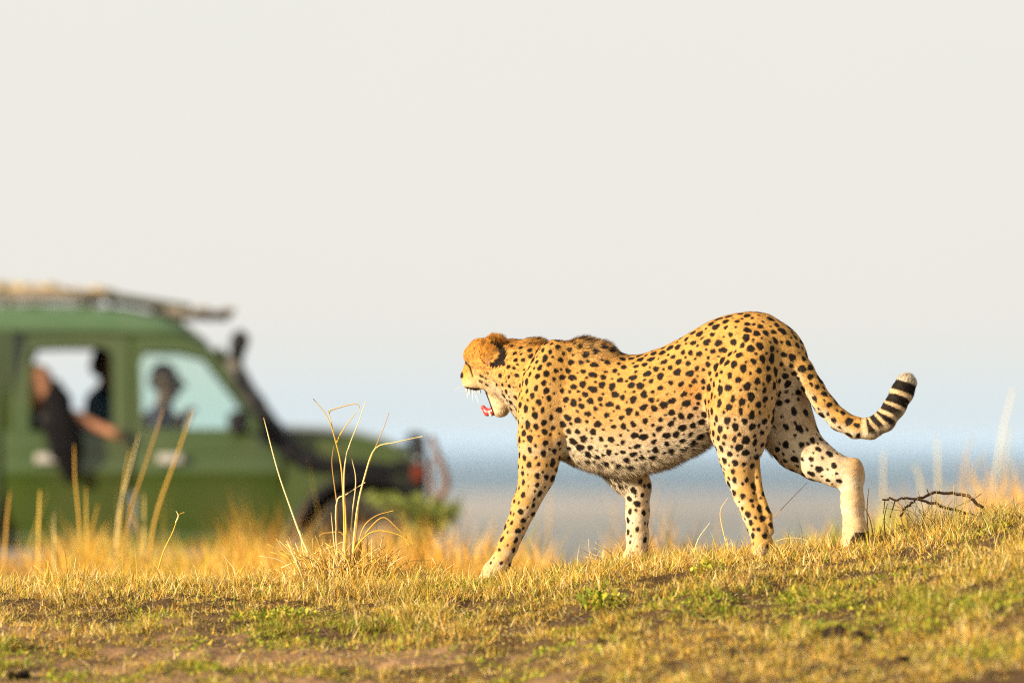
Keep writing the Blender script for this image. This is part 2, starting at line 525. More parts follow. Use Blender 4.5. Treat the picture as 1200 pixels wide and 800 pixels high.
def blades(x, y, L, wd, lean, col, segs=2, bend=.5, z=None, az=None):
    """curved tapering blades -> V, F(tri), per-vertex colour"""
    n = len(x)
    z = ground_z(x, y) - .004 if z is None else z
    az = rng.uniform(0, 2 * math.pi, n) if az is None else az
    d = np.stack((np.cos(az), np.sin(az), np.zeros(n)), 1)
    sa = rng.uniform(0, math.pi, n)
    sd = np.stack((np.cos(sa), np.sin(sa), np.zeros(n)), 1)
    base = np.stack((x, y, z), 1)
    rows, cols = [], []
    p = base.copy(); ang = lean.copy()
    for s in range(segs + 1):
        w = wd * (1 - s / segs) ** .7 * .5
        if s < segs: rows += [p - sd * w[:, None], p + sd * w[:, None]]; cols += [col] * 2
        else: rows += [p]; cols += [col]
        st = (L / segs)[:, None]
        p = p + st * (d * np.sin(ang)[:, None] + np.array((0, 0, 1)) * np.cos(ang)[:, None])
        ang = ang + bend * rng.uniform(.2, 1.0, n)
    k = 2 * segs + 1
    V = np.stack(rows, 1).reshape(-1, 3); C = np.stack(cols, 1).reshape(-1, 3)
    tr = []
    for s in range(segs - 1): tr += [(2 * s, 2 * s + 1, 2 * s + 3), (2 * s, 2 * s + 3, 2 * s + 2)]
    tr += [(2 * segs - 2, 2 * segs - 1, 2 * segs)]
    F = (np.array(tr)[None] + (np.arange(n) * k)[:, None, None]).reshape(-1, 3)
    return V, F, C

def join(parts):
    V, F, C, o = [], [], [], 0
    for v, f, c in parts: V.append(v); F.append(f + o); C.append(c); o += len(v)
    return np.concatenate(V), np.concatenate(F), np.concatenate(C)

def pick(pal, n): return pal[rng.integers(0, len(pal), n)] * rng.uniform(.54, 1.06, n)[:, None]

def scatter(n, y0, y1):
    y = rng.uniform(y0, y1, n)
    hw = .0895 * (DCH + y) + .45
    return rng.uniform(-1, 1, n) * hw, y

def short_grass():
    parts = []
    n = 800000
    x, y = scatter(n, -3.6, .9)
    clump = noise2(x * 13, y * 9, 91) * .6 + noise2(x * 31, y * 24, 92) * .4
    hgt = fbm2(x * 3.3, y * 2.4, 95)
    ba = bare(x, y)
    keep = (rng.random(n) > .95 * ba) & (rng.random(n) < sst(.30, .62, clump) + .10)
    x, y, clump, hgt = x[keep], y[keep], clump[keep], hgt[keep]; n = len(x)
    g = rng.random(n) < (.26 + green_patch(x, y) * .55) * (.35 + .65 * sst(-.1, -.8, y))
    c = np.where(g[:, None], pick(GREEN, n), pick(STRAW, n))
    dead = rng.random(n) < .32
    c[dead] *= np.array((.30, .24, .24))
    L = rng.gamma(3.0, .0052, n) * (.45 + 1.3 * sst(.35, .75, clump)) * (.7 + .8 * sst(.35, .7, hgt)) * (1 + .5 * sst(-.7, .1, y))
    parts.append(blades(x, y, L, rng.uniform(.0026, .0052, n), rng.uniform(.15, 1.45, n), c, 1))
    n = 90000                                             # longer curved blades in clumps
    x, y = scatter(n, -2.6, 1.0)
    cl = fbm2(x * 3.1, y * 2.2, 19)
    keep = (rng.random(n) > bare(x, y)) & (rng.random(n) < sst(.46, .70, cl + .10 * sst(-.5, .2, y)))
    x, y, cl = x[keep], y[keep], cl[keep]; n = len(x)
    g = rng.random(n) < green_patch(x, y) * .5
    c = np.where(g[:, None], pick(GREEN, n), pick(STRAW, n))
    L = rng.gamma(3, .0105, n) * (.6 + .7 * sst(.46, .7, cl)) * (.7 + .5 * sst(-.6, .2, y))
    parts.append(blades(x, y, L, rng.uniform(.0022, .004, n), rng.uniform(0, 1.0, n), c, 3, .5))
    n = 42000                                             # the crest: longer stubble that the feet sink into
    x, y = scatter(n, -.5, .45)
    cl = noise2(x * 8, y * 6, 131)
    keep = rng.random(n) < sst(.3, .7, cl) + .12
    x, y, cl = x[keep], y[keep], cl[keep]; n = len(x)
    g = rng.random(n) < .18
    c = np.where(g[:, None], pick(GREEN, n), pick(STRAW, n))
    parts.append(blades(x, y, rng.gamma(4, .0105, n) * (.5 + .9 * cl), rng.uniform(.0022, .004, n), rng.uniform(0, .9, n), c, 3, .45))
    n = 120000                                            # small broad leaves of low herbs
    x, y = scatter(n, -3.6, .3)
    gp = green_patch(x, y) * sst(.46, .62, noise2(x * 9, y * 7, 57))
    keep = rng.random(n) < gp
    x, y = x[keep], y[keep]; n = len(x)
    parts.append(blades(x, y, rng.uniform(.008, .022, n), rng.uniform(.006, .011, n), rng.uniform(.3, 1.4, n), pick(GREEN, n) * rng.uniform(.6, 1.1, n)[:, None], 2, .6, z=ground_z(x, y) + rng.uniform(0, .012, n)))
    n = 70000                                             # litter: broken straw lying about, dark bits of leaf
    x, y = scatter(n, -3.6, .5)
    c = pick(STRAW, n); dk = rng.random(n) < .42; c[dk] = np.array((.075, .050, .03)) * rng.uniform(.5, 1.8, dk.sum())[:, None]
    parts.append(blades(x, y, rng.gamma(3, .006, n), rng.uniform(.003, .007, n), rng.uniform(1.15, 1.6, n), c, 1, z=ground_z(x, y) + rng.uniform(.0, .008, n)))
    V_, F_, C_ = join(parts)
    o = link('short_grass', np_mesh('short_grass', V_, F_, C_), M['grass'])
    tag(o, 'short dry straw and green grass covering the bank under the cheetah', 'grass', kind='stuff')
short_grass()

def tall_grass():
    n = 90000
    x, y = scatter(n, 4.2, 21)
    sx = x / (DCH + y) * DCH
    cl = fbm2(x * 1.7 + 4, y * .45, 61, 3)
    left = sst(.1, -.4, sx)
    keep = rng.random(n) < sst(.49, .64, cl - .01 * left + .09) * (1 - .2 * (1 - left) * sst(6, 12, y)) + .03
    keep &= (y < 16.4) | (x > .45)                        # nothing grows inside the vehicle
    x, y, cl, left = x[keep], y[keep], cl[keep], left[keep]; n = len(x)
    gr = (rng.random(n) < .6 * sst(.50, .60, fbm2(x * .8 + 2, y * .6, 71)))
    c = np.where(gr[:, None], pick(GREEN, n), pick(STRAW, n) * np.array((1, .86, .55)))
    br = rng.random(n) < .75 * sst(.50, .62, fbm2(x * 1.2 + 11, y * .5, 81)); c[br] = c[br] * np.array((.50, .40, .34))
    L = (.10 + .62 * noise2(x * 2.6, y * .9, 33) * (.35 + .75 * sst(.25, .75, noise2(x * 1.1 + 7, y * .3, 39))) * sst(.46, .64, cl + .08 * left) + .08 * sst(2, 10, y)) * rng.uniform(.45, 1.1, n)
    parts = [blades(x, y, L, rng.uniform(.005, .010, n), rng.uniform(0, .40, n), c, 3, .28)]
    n = 110                                               # single seed stalks standing above the rest
    x, y = scatter(n, 6, 16)
    z0 = ground_z(x, y)
    L = rng.uniform(.40, .80, n) * (1 - .2 * rng.random(n))
    parts.append(blades(x, y, L, rng.uniform(.004, .007, n), rng.uniform(0, .22, n), pick(STRAW[:3], n), 3, .12))
    V_, F_, C_ = join(parts)
    o = link('tall_grass', np_mesh('tall_grass', V_, F_, C_), M['grass'])
    tag(o, 'tall golden grass growing behind the bank, round the vehicle', 'grass', kind='stuff')
tall_grass()


# ------------------------------------------------------------------ the cheetah
def build_cheetah():
    S = 1 / 350.0
    def ax(px): return .27 * (760 - px) / 350.0            # the body heads away from the camera as it goes left
    def C(px, py, dep=0.0): return P(px, py, ax(px) + dep)
    s = SDF()
    def ch(pts, dep=None, ky=1.0, k=.03, **at):
        q = []
        for p in pts:
            d = p[3] if len(p) > 3 else (dep or 0.0)
            q.append((C(p[0], p[1], d), p[2] * S))
        s.chain(q, ky, k, **at)
    # attributes: hl hair length, sp spot spacing, sr spot radius, pale, region
    T = dict(hl=.0075, sp=.0286, sr=.0122, pale=0, reg=0)
    # trunk, from the chest to the rump
    ch([(660, 466, 49), (678, 471, 60), (702, 477, 65), (736, 487, 62), (770, 478, 61), (802, 464, 58), (832, 444, 54), (860, 430, 56), (884, 424, 54), (898, 428, 48)], ky=.62, k=.03, **T)
    # withers and shoulder blades
    ch([(648, 424, 19, -.035), (684, 415, 17, -.03), (706, 418, 14, -.03), (720, 427, 10, -.03)], k=.03, **{**T, 'hl': .014})
    ch([(655, 426, 19, .045), (692, 419, 15, .045)], k=.03, **{**T, 'hl': .014})
    # neck
    ch([(585, 430, 30, .09), (604, 435, 35, .06), (630, 445, 43, .02), (658, 462, 52, 0)], ky=.82, k=.03, **{**T, 'hl': .010, 'sp': .027, 'sr': .0088, 'reg': 0})
    ch([(606, 446, 20, .05), (628, 466, 28, .02), (650, 492, 38, 0)], ky=.85, k=.03, **{**T, 'hl': .011, 'sp': .027, 'sr': .0085, 'pale': .15})
    ch([(620, 404, 6, .03), (632, 404, 7, .03)], k=.025, **{**T, 'hl': .012, 'sp': .026, 'sr': .008})
    # chest keel and belly
    ch([(658, 498, 36), (695, 508, 37), (735, 517, 36), (765, 510, 34), (800, 495, 30), (824, 474, 24)], ky=.78, k=.03, **{**T, 'hl': .014, 'sp': .030, 'sr': .0112, 'pale': .75})
    # fore leg on the near side: shoulder, elbow, wrist, paw
    N = -.085
    ch([(650, 418, 20, N + .02), (640, 450, 25, N - .008), (633, 480, 26, N - .014), (632, 515, 24, N - .014), (630, 545, 21, N - .006), (627, 563, 18.5, N)], ky=.8, k=.020, **{**T, 'sp': .0278, 'sr': .0112, 'hl': .006})
    ch([(641, 546, 9, N), (642, 561, 7.5, N)], k=.014, **{**T, 'hl': .007})
    ch([(626, 563, 17.5, N), (615, 590, 14.2, N), (604, 618, 11.6, N), (595, 640, 11.2, N), (588, 656, 11.0, N)], k=.014, **{**T, 'sp': .029, 'sr': .0102, 'hl': .0045, 'reg': 1})
    ch([(586, 660, 12, N), (577, 670, 11.5, N), (571, 676, 8.5, N)], ky=1.25, k=.015, **{**T, 'sp': .03, 'sr': .006, 'hl': .006, 'pale': .3, 'reg': 1})
    for o in (-.026, -.009, .009, .026): ch([(573, 676, 6.5, N + o), (566, 680, 5.5, N + o)], k=.012, **{**T, 'sp': .05, 'sr': .004, 'pale': .35, 'hl': .005, 'reg': 1})
    ch([(620, 572, 9, N - .016), (612, 592, 8, N - .013), (603, 618, 5, N - .010)], k=.010, **{**T, 'sp': .029, 'sr': .0100, 'hl': .0045, 'reg': 1})   # forearm muscle
    ch([(640, 566, 6, N - .004), (622, 602, 4.5, N - .004), (606, 634, 4, N - .004)], k=.008, **{**T, 'sp': .029, 'sr': .0100, 'hl': .0045, 'reg': 1})    # flexor tendon
    ch([(650, 470, 13, N - .014), (651, 510, 12, N - .010), (645, 548, 8, N - .004)], k=.012, **{**T, 'sp': .0305, 'sr': .0112, 'hl': .006})              # triceps
    # fore leg on the far side
    Fp = .075
    ch([(668, 470, 27, Fp - .01), (700, 520, 24, Fp), (735, 556, 19, Fp), (747, 572, 15, Fp)], k=.035, **{**T, 'pale': .45, 'hl': .010})
    ch([(747, 568, 15, Fp), (747, 600, 13.2, Fp), (747, 628, 12.2, Fp), (747, 646, 12.5, Fp)], k=.02, **{**T, 'sp': .034, 'sr': .0108, 'pale': .42, 'hl': .006, 'reg': 1})
    ch([(746, 647, 12, Fp), (738, 654, 9.5, Fp)], ky=1.3, k=.015, **{**T, 'pale': .4, 'hl': .006, 'sp': .05, 'sr': .004, 'reg': 1})
    # hind leg on the near side
    H = -.085
    ch([(866, 392, 11, H + .022), (872, 398, 11, H + .02)], k=.03, **{**T, 'sp': .0335, 'sr': .0135})
    ch([(884, 415, 26, H + .012), (873, 450, 36, H - .010), (868, 482, 34, H - .018), (866, 510, 28, H - .012), (866, 535, 23, H)], ky=.8, k=.022, **{**T, 'sp': .0298, 'sr': .0134, 'hl': .007})
    ch([(848, 440, 14, H + .012), (845, 470, 15, H + .004), (848, 505, 15, H)], k=.028, **{**T, 'sp': .0325, 'sr': .0118})
    ch([(865, 530, 21.5, H), (867, 556, 17, H), (874, 580, 13.8, H), (882, 600, 12.6, H), (889, 618, 12, H), (893, 636, 12, H)], ky=.95, k=.014, **{**T, 'sp': .029, 'sr': .0108, 'hl': .0045, 'reg': 1})
    ch([(893, 640, 12, H), (889, 648, 10, H)], ky=1.3, k=.015, **{**T, 'hl': .006, 'sp': .04, 'sr': .006, 'pale': .05, 'reg': 1})
    ch([(896, 455, 15, H - .004), (893, 490, 13, H - .010), (886, 525, 9, H - .006)], k=.012, **{**T, 'sp': .032, 'sr': .0130, 'hl': .007})               # hamstring
    ch([(862, 540, 13, H - .012), (868, 566, 9, H - .010), (878, 594, 5, H - .006)], k=.009, **{**T, 'sp': .029, 'sr': .0108, 'hl': .0045, 'reg': 1})     # shin muscle
    ch([(884, 540, 6, H), (889, 575, 5, H), (899, 604, 5.5, H), (902, 622, 5, H)], k=.009, **{**T, 'sp': .029, 'sr': .0100, 'hl': .0045, 'reg': 1})       # heel tendon
    # hind leg on the far side, stretched back
    G = .065
    ch([(890, 425, 36, G), (910, 465, 34, G), (922, 500, 30, G), (936, 524, 27, G)], ky=.8, k=.035, **{**T, 'pale': .75, 'sp': .046, 'sr': .0128, 'hl': .010})
    ch([(934, 522, 27, G), (958, 540, 22, G), (980, 551, 18, G), (996, 556, 15, G)], k=.022, **{**T, 'pale': .52, 'sp': .033, 'sr': .0120, 'hl': .006, 'reg': 1})
    ch([(997, 552, 14, G), (999, 590, 12.6, G)], k=.02, **{**T, 'pale': .38, 'sp': .2, 'sr': .0, 'hl': .006, 'reg': 1})
    ch([(1002, 544, 7, G), (1006, 562, 6, G)], k=.015, **{**T, 'pale': .2, 'sp': .2, 'sr': .0, 'hl': .005, 'reg': 1})
    ch([(999, 588, 12.6, G), (1001, 620, 13.2, G)], k=.02, **{**T, 'pale': .38, 'sp': .2, 'sr': .0, 'hl': .006, 'reg': 1})
    ch([(1003, 620, 13.5, G), (1000, 632, 12.5, G), (993, 638, 9, G)], ky=1.2, k=.015, **{**T, 'pale': .25, 'sp': .2, 'sr': .0, 'hl': .006, 'reg': 1})
    # tail
    tail = [(898, 392, 16), (912, 402, 15.5), (926, 416, 14), (940, 434, 13), (953, 455, 12.5), (967, 475, 12.2), (984, 492, 12), (1002, 501, 12), (1020, 502, 12), (1036, 493, 12.3), (1048, 477, 12.5), (1057, 460, 12.8), (1062, 449, 12)]
    ch([t + (.0,) for t in tail[:6]] + [t + (.05 * (i + 1) / 7,) for i, t in enumerate(tail[6:])], k=.012, **{**T, 'sp': .032, 'sr': .0130, 'hl': .008, 'reg': 2})
    # head
    Hd = {**T, 'hl': .009, 'sp': .024, 'sr': .0055, 'reg': 3}
    hd = .10
    ch([(576, 421, 25, hd), (586, 430, 27, hd - .01)], ky=.92, k=.02, **Hd)
    ch([(562, 410, 14, hd - .01), (556, 416, 13, hd - .005)], ky=1.3, k=.015, **Hd)                  # brow
    ch([(564, 430, 17, hd + .0), (554, 434, 11, hd + .01), (549, 439, 8, hd + .015)], ky=1.0, k=.014, **{**Hd, 'hl': .004, 'sp': .02, 'sr': .002})   # bridge of the nose
    ch([(566, 444, 12, hd - .012), (556, 446, 10.5, hd - .012), (549, 448, 7.5, hd + .0)], ky=1.15, k=.012, **{**Hd, 'hl': .004, 'sp': .02, 'sr': .002, 'pale': .35})  # upper lip
    ch([(545, 438, 4.2, hd + .015), (543.5, 441, 4.0, hd + .015)], ky=1.6, k=.008, **{**Hd, 'hl': .001, 'sp': .3, 'sr': 0.0})        # nose
    ch([(580, 444, 16, hd - .035), (593, 456, 15, hd - .03)], k=.02, **Hd)                   # cheek
    ch([(590, 458, 13, hd - .02), (590, 470, 11.5, hd - .012), (587.5, 479, 9.5, hd - .005)], ky=1.35, k=.010, **{**Hd, 'hl': .008, 'pale': .62, 'sp': .3, 'sr': 0.0})  # lower jaw
    ch([(573, 460, 4, hd - .02), (580, 476, 4.5, hd - .008), (583, 484, 4, hd)], k=.010, ky=2.0, **{**Hd, 'hl': .002, 'pale': .6, 'sp': .3, 'sr': 0.0})
    for e, dd in ((0, -.100), (1, .085)):                                                  # ears
        ch([(579 + 4 * e, 421 - 3 * e, 12, hd + dd * .80), (578 + 4 * e, 412 - 3 * e, 14.5, hd + dd), (576 + 4 * e, 406 - 3 * e, 11.5, hd + dd * 1.08)], ky=.42, k=.007, **{**Hd, 'hl': .014, 'sp': .3, 'sr': 0.0, 'reg': 4})

    V, F = s.mesh(.0086, 1)
    Nn = s.grad(V)
    keys = ('hl', 'sp', 'sr', 'pale')
    A = {k: np.array([q['at'][k] for q in s.Q]) for k in keys}
    R = np.array([q['at']['reg'] for q in s.Q])
    DIR = np.array([(q['b'] - q['a']) / (np.linalg.norm(q['b'] - q['a']) + 1e-9) for q in s.Q])
    def attrs(p):
        w = s.weights(p)
        o = {k: w @ A[k] for k in keys}
        for r in (1, 2, 3, 4): o['r%d' % r] = w[:, R == r].sum(1)
        f = w @ DIR
        return o, f
    def pix(p):                                             # the cheetah's own side-view coordinates
        d = DCH + p[:, 1]
        return 600 + p[:, 0] / d * FPX, HOR - (p[:, 2] - CAMZ) / d * FPX
    AV, FV = attrs(V)
    # grow the spots: dart throwing over the skin
    order = rng.permutation(len(V))[:42000]
    spots = []
    def throw(scale, lo, hi, start):
        cell = .05; gridd = {}
        for i, (sx, sr, *_r) in enumerate(spots):
            gridd.setdefault(tuple(np.floor(sx / cell).astype(int)), []).append((sx, sr, 1))
        for vi in order[start::2]:
            sp = AV['sp'][vi] * scale * rng.uniform(.92, 1.12)
            sr = AV['sr'][vi]
            if sr < .0015 or AV['r4'][vi] > .4: continue
            p = V[vi]; k = np.floor(p / cell).astype(int); ok = True
            for dx in (-1, 0, 1):
                for dy in (-1, 0, 1):
                    for dz in (-1, 0, 1):
                        for (q, qr, old) in gridd.get((k[0] + dx, k[1] + dy, k[2] + dz), ()):
                            lim = (qr + sr * hi * 1.1 + .003) if old else sp
                            if (q[0] - p[0]) ** 2 + (q[1] - p[1]) ** 2 + (q[2] - p[2]) ** 2 < lim * lim: ok = False; break
                        if not ok: break
                    if not ok: break
                if not ok: break
            if ok:
                r = sr * rng.uniform(lo, hi)
                gridd.setdefault(tuple(k), []).append((p, r, 0))
                f = FV[vi] - Nn[vi] * (FV[vi] @ Nn[vi]); f /= np.linalg.norm(f) + 1e-9
                spots.append((p, r, f, Nn[vi]))
    throw(1.0, .66, 1.10, 0)
    throw(.95, .30, .55, 1)
    SPc = np.array([q[0] for q in spots]); SPr = np.array([q[1] for q in spots])
    SPf = np.array([q[2] for q in spots]); SPn = np.array([q[3] for q in spots])
    SPs = np.cross(SPn, SPf)
    el = rng.uniform(.95, 1.28, len(spots)); ph = rng.uniform(0, 6.28, len(spots))
    tl = np.array([np.append(C(*t[:2]), 0)[:3] for t in tail])
    tarc = np.concatenate(([0], np.cumsum(np.linalg.norm(np.diff(tl[:, [0, 2]], axis=0), axis=1))))
    def tail_arc(p):
        best = np.full(len(p), 9.); out = np.zeros(len(p))
        for i in range(len(tl) - 1):
            a, b_ = tl[i][[0, 2]], tl[i + 1][[0, 2]]; ba = b_ - a
            q = p[:, [0, 2]] - a; tt = np.clip(q @ ba / (ba @ ba), 0, 1.3 if i == len(tl) - 2 else 1)
            d = np.linalg.norm(q - tt[:, None] * ba, axis=1)
            m = d < best; best[m] = d[m]; out[m] = (tarc[i] + tt * np.linalg.norm(ba))[m]
        return out
    def seg(X, Z, x0, z0, x1, z1):
        a = np.array((x0, z0), float); ba = np.array((x1, z1), float) - a
        q = np.stack((X, Z), 1) - a; tt = np.clip(q @ ba / (ba @ ba + 1e-9), 0, 1)
        return np.linalg.norm(q - tt[:, None] * ba, axis=1)
    cand = np.zeros((len(V), 3), int)
    B32 = SPc.astype(np.float32).T.copy(); q2 = ((SPc * SPc).sum(1) - SPr ** 2).astype(np.float32)
    for i in range(0, len(V), 8000):
        d2 = q2[None] - 2 * (V[i:i + 8000].astype(np.float32) @ B32)
        cand[i:i + 8000] = np.argpartition(d2, 3, axis=1)[:, :3]
    def colour(p, n, at, cand, jit=0.0):
        X, Z = pix(p)
        tan = np.array((.44, .238, .060)); rich = np.array((.39, .170, .027)); pale = np.array((.58, .48, .34))
        v = fbm2(p[:, 0] * 9 + p[:, 1] * 7, p[:, 2] * 9, 5)
        c = tan * (.88 + .24 * v)[:, None]
        back = sst(.55, 1.0, n[:, 2])[:, None]              # richer along the spine, paler underneath
        c = c * (1 - .55 * back) + rich * .55 * back
        pl = np.clip(at['pale'] * (.35 + .65 * sst(.15, -.5, n[:, 2]) + at['r1'] + at['r3']) + .8 * sst(-.05, -.6, n[:, 2]) + .15 * sst(.3, -.3, n[:, 2]), 0, 1)
        pl = np.maximum(pl, .8 * at['r2'] * sst(-.1, -.8, n[:, 2]))
        c = c * (1 - pl[:, None]) + pale * pl[:, None]
        hd_ = np.clip(at['r3'] + at['r4'], 0, 1)[:, None]
        fk = sst(.60, .74, noise3(p[:, 0] * 120 + 5, p[:, 1] * 120, p[:, 2] * 75, 24))[:, None] * .55
        hc = rich * (1 - fk) * (.55 + .9 * noise3(p[:, 0] * 150, p[:, 1] * 150, p[:, 2] * 110, 21) + .25 * noise3(p[:, 0] * 330, p[:, 1] * 330, p[:, 2] * 220, 22))[:, None]
        fl = sst(430, 448, Z + .35 * (X - 560))[:, None]
        hc = hc * (1 - .75 * fl) + np.array((.54, .37, .16)) * .75 * fl
        c = c * (1 - hd_ * (1 - at['pale'])[:, None]) + hc * hd_ * (1 - at['pale'])[:, None]
        # hock and heel browns
        hk = np.exp(-(((X - 1003) / 9) ** 2 + ((Z - 548) / 12) ** 2)) + .5 * np.exp(-(((X - 1004) / 5) ** 2 + ((Z - 585) / 14) ** 2))
        c = c * (1 - .6 * hk[:, None]) + np.array((.36, .18, .06)) * .6 * hk[:, None]
        ins = np.exp(-(((X - 815) / 16) ** 2 + ((Z - 455) / 24) ** 2))[:, None] * .6  # reddish shadow of the thigh crease, painted into the coat
        c = c * (1 - ins) + np.array((.42, .17, .03)) * ins
        blk = np.zeros(len(p))
        for kk in range(cand.shape[1]):
            j = cand[:, kk]
            dv = p - SPc[j]
            u = (dv * SPf[j]).sum(1) / el[j]; w_ = (dv * SPs[j]).sum(1) * np.sqrt(el[j]); h = (dv * SPn[j]).sum(1)
            a = np.arctan2(w_, u)
            rr = np.sqrt(u * u + w_ * w_ + h * h * .6)
            edge = SPr[j] * (1 + .09 * np.sin(2 * a + ph[j]) + .07 * np.sin(3 * a + ph[j] * 2.3) + .05 * np.sin(5 * a + ph[j] * 4))
            blk = np.maximum(blk, 1 - sst(-.0013, .0016, rr - edge + jit * rng.normal(0, .0007, len(p))))
        # tail rings
        ta = tail_arc(p) / S
        tw = at['r2'] > .5
        ring = np.zeros(len(p))
        wob = 1.1 * np.sin(3 * np.arctan2(n[:, 2], n[:, 1])) + 3 * n[:, 1]
        L0 = tarc[-1] / S
        for cpos, hw in ((L0 - 72, 3.4), (L0 - 61, 3.4), (L0 - 50, 3.6), (L0 - 38, 4.2), (L0 - 24, 5.2), (L0 - 7, 6.2)):
            ring = np.maximum(ring, 1 - sst(hw - .8, hw + .8, np.abs(ta + wob - cpos)))
        under = sst(-.2, -.75, n[:, 2]) * (ta < L0 - 20)
        blk = np.where(tw & (ta > L0 - 80), ring * (1 - .7 * under), blk)
        tip = tw & (ta > L0 + 0)
        tn = noise3(p[:, 0] * 260, p[:, 1] * 260, p[:, 2] * 140, 4)
        c[tip] = np.array((.55, .46, .36)) * (.08 + .85 * sst(.42, .68, tn))[tip][:, None]
        tpl = (tw & (ta > L0 - 80))[:, None] * .45
        c = c * (1 - tpl) + pale * tpl
        rp = np.exp(-(((X - 928) / 20) ** 2 + ((Z - 480) / 42) ** 2))[:, None] * .55 * (at['r2'] < .5)[:, None]
        c = c * (1 - rp) + pale * rp
        # head marks
        hdm = (at['r3'] + at['r4']) > .35
        mk = np.zeros(len(p))
        mk = np.maximum(mk, 1 - sst(.7, 1.9, seg(X, Z, 545.5, 424, 551, 430)))              # closed eye
        mk = np.maximum(mk, 1 - sst(.5, 1.5, seg(X, Z, 551, 431, 554, 441)))               # tear line
        mk = np.maximum(mk, (1 - sst(1.6, 2.8, seg(X, Z, 541, 438, 541, 441))))                # nose
        mk = np.maximum(mk, 1 - sst(2.4, 3.6, seg(X, Z, 546, 456, 566, 459)))              # upper lip
        mk = np.maximum(mk, 1 - sst(2.0, 3.2, seg(X, Z, 568, 460, 578, 488)))              # lower lip
        for (x0, z0) in ((563, 440), (569, 443), (575, 447), (562, 446), (569, 450), (576, 454), (582, 451), (571, 437), (578, 441)):
            mk = np.maximum(mk, .9 * (1 - sst(1.1, 2.0, seg(X, Z, x0, z0, x0 + 3, z0 + 1.6))))
        blk = np.where(hdm, np.maximum(np.where(X < 572, 0, blk), mk), blk)
        ear = np.zeros(len(p), bool) & (at['r4'] > .45) & (X > 582 + 1.2 * np.sin(Z)) & (Z > 398) & (p[:, 1] < .16)
        blk = np.where(ear, 1, blk)
        er = np.hypot(X - 578.5, Z - 415.5); ei = np.hypot((X - 572.5) * .95, Z - 413.5)
        eb = (1 - sst(14.4, 16.0, er + 1.2 * np.sin(X * 1.7 + Z))) * sst(10.4, 12.0, ei + .8 * np.sin(Z * 1.3)) * (X > 574) * (Z > 398) * (n[:, 1] < .3)
        blk = np.maximum(blk, eb)
        pad = (X > 996) & (Z > 623) & (X + .6 * (Z - 623) > 1002)
        blk = np.where(pad, .93, blk)
        # grizzled mane over the withers
        mn = np.exp(-(((X - 712) / 26) ** 2 + ((Z - 402) / 12) ** 2)) * .25
        c = c * (1 - mn[:, None]) + np.array((.42, .30, .20)) * mn[:, None]
        dark = np.array((.012, .008, .006))
        blk = blk * (1 - .8 * sst(-.62, -.88, n[:, 2]) * (at['r1'] < .3) * (at['r2'] < .5) * (at['r3'] < .5) * (X > 650))
        return c * (1 - blk[:, None]) + dark * blk[:, None]
    root = empty('cheetah', tuple(P(745, 655, 0)))
    tag(root, 'spotted cheetah walking along the grassy bank with its mouth wide open', 'cheetah')
    inv = np.array(root.location)
    cv = colour(V, Nn, AV, cand)
    # fine relief: the lie of the coat
    bumps = .0022 * (noise3(V[:, 0] * 55, V[:, 1] * 55, V[:, 2] * 90, 3) - .5)
    body = link('body', np_mesh('body', V + Nn * bumps[:, None] - inv, F, cv), M['coat'], root)
    # fur: short strands lying along the body
    a_, b_, c_, d_ = (V[F[:, i]] for i in range(4))
    area = np.linalg.norm(np.cross(c_ - a_, d_ - b_), axis=1)
    nS = 380000
    fi = rng.choice(len(F), nS, p=area / area.sum())
    uu, vv = rng.random(nS)[:, None], rng.random(nS)[:, None]
    p = (a_[fi] * (1 - uu) + b_[fi] * uu) * (1 - vv) + (d_[fi] * (1 - uu) + c_[fi] * uu) * vv
    def itp(Q):
        u_, v_ = (uu, vv) if Q.ndim > 1 else (uu[:, 0], vv[:, 0])
        return (Q[F[fi, 0]] * (1 - u_) + Q[F[fi, 1]] * u_) * (1 - v_) + (Q[F[fi, 3]] * (1 - u_) + Q[F[fi, 2]] * u_) * v_
    n = itp(Nn); n /= np.linalg.norm(n, axis=1)[:, None]
    at = {k_: itp(q_) for k_, q_ in AV.items()}; f = itp(FV)
    X, Z = pix(p)
    f = f - n * (f * n).sum(1)[:, None]; f /= np.linalg.norm(f, axis=1)[:, None] + 1e-9
    jit = rng.normal(0, 1, (nS, 3)); jit -= n * (jit * n).sum(1)[:, None]
    cl = noise3(p[:, 0] * 60, p[:, 1] * 60, p[:, 2] * 60, 9)[:, None] - .5
    side = np.cross(n, f)
    lift = .30 + .22 * rng.random(nS)
    mane = np.exp(-(((X - 694) / 38) ** 2 + ((Z - 402) / 14) ** 2)) + .7 * np.exp(-(((X - 627) / 12) ** 2 + ((Z - 400) / 8) ** 2)) + .5 * np.exp(-(((X - 590) / 12) ** 2 + ((Z - 400) / 8) ** 2))
    belly = sst(-.3, -.8, n[:, 2]) * (at['r1'] < .3) * (at['r2'] < .5) * (at['r3'] < .5)
    lift = lift + .25 * mane + .10 * belly
    dr = f * np.cos(lift)[:, None] + n * np.sin(lift)[:, None] + .16 * jit + side * cl * .5
    dr[:, 2] -= .30 * belly
    dr /= np.linalg.norm(dr, axis=1)[:, None]
    L = at['hl'] * rng.uniform(.6, 1.25, nS) * (1 + 1.2 * mane + 1.1 * belly * sst(640, 700, X) + .9 * belly * sst(770, 800, X))
    tipt = at['r2'] * sst(.9, 1.0, tail_arc(p) / tarc[-1]); L = L * (1 + .4 * tipt)
    w = rng.uniform(.0005, .0010, nS)[:, None]
    sd = np.cross(dr, n); sd /= np.linalg.norm(sd, axis=1)[:, None] + 1e-9
    b0 = p - n * .0012
    mid = b0 + dr * (L * .55)[:, None]
    tip = mid + (dr * .85 + f * .3 - np.array((0, 0, .15))) * (L * .45)[:, None]
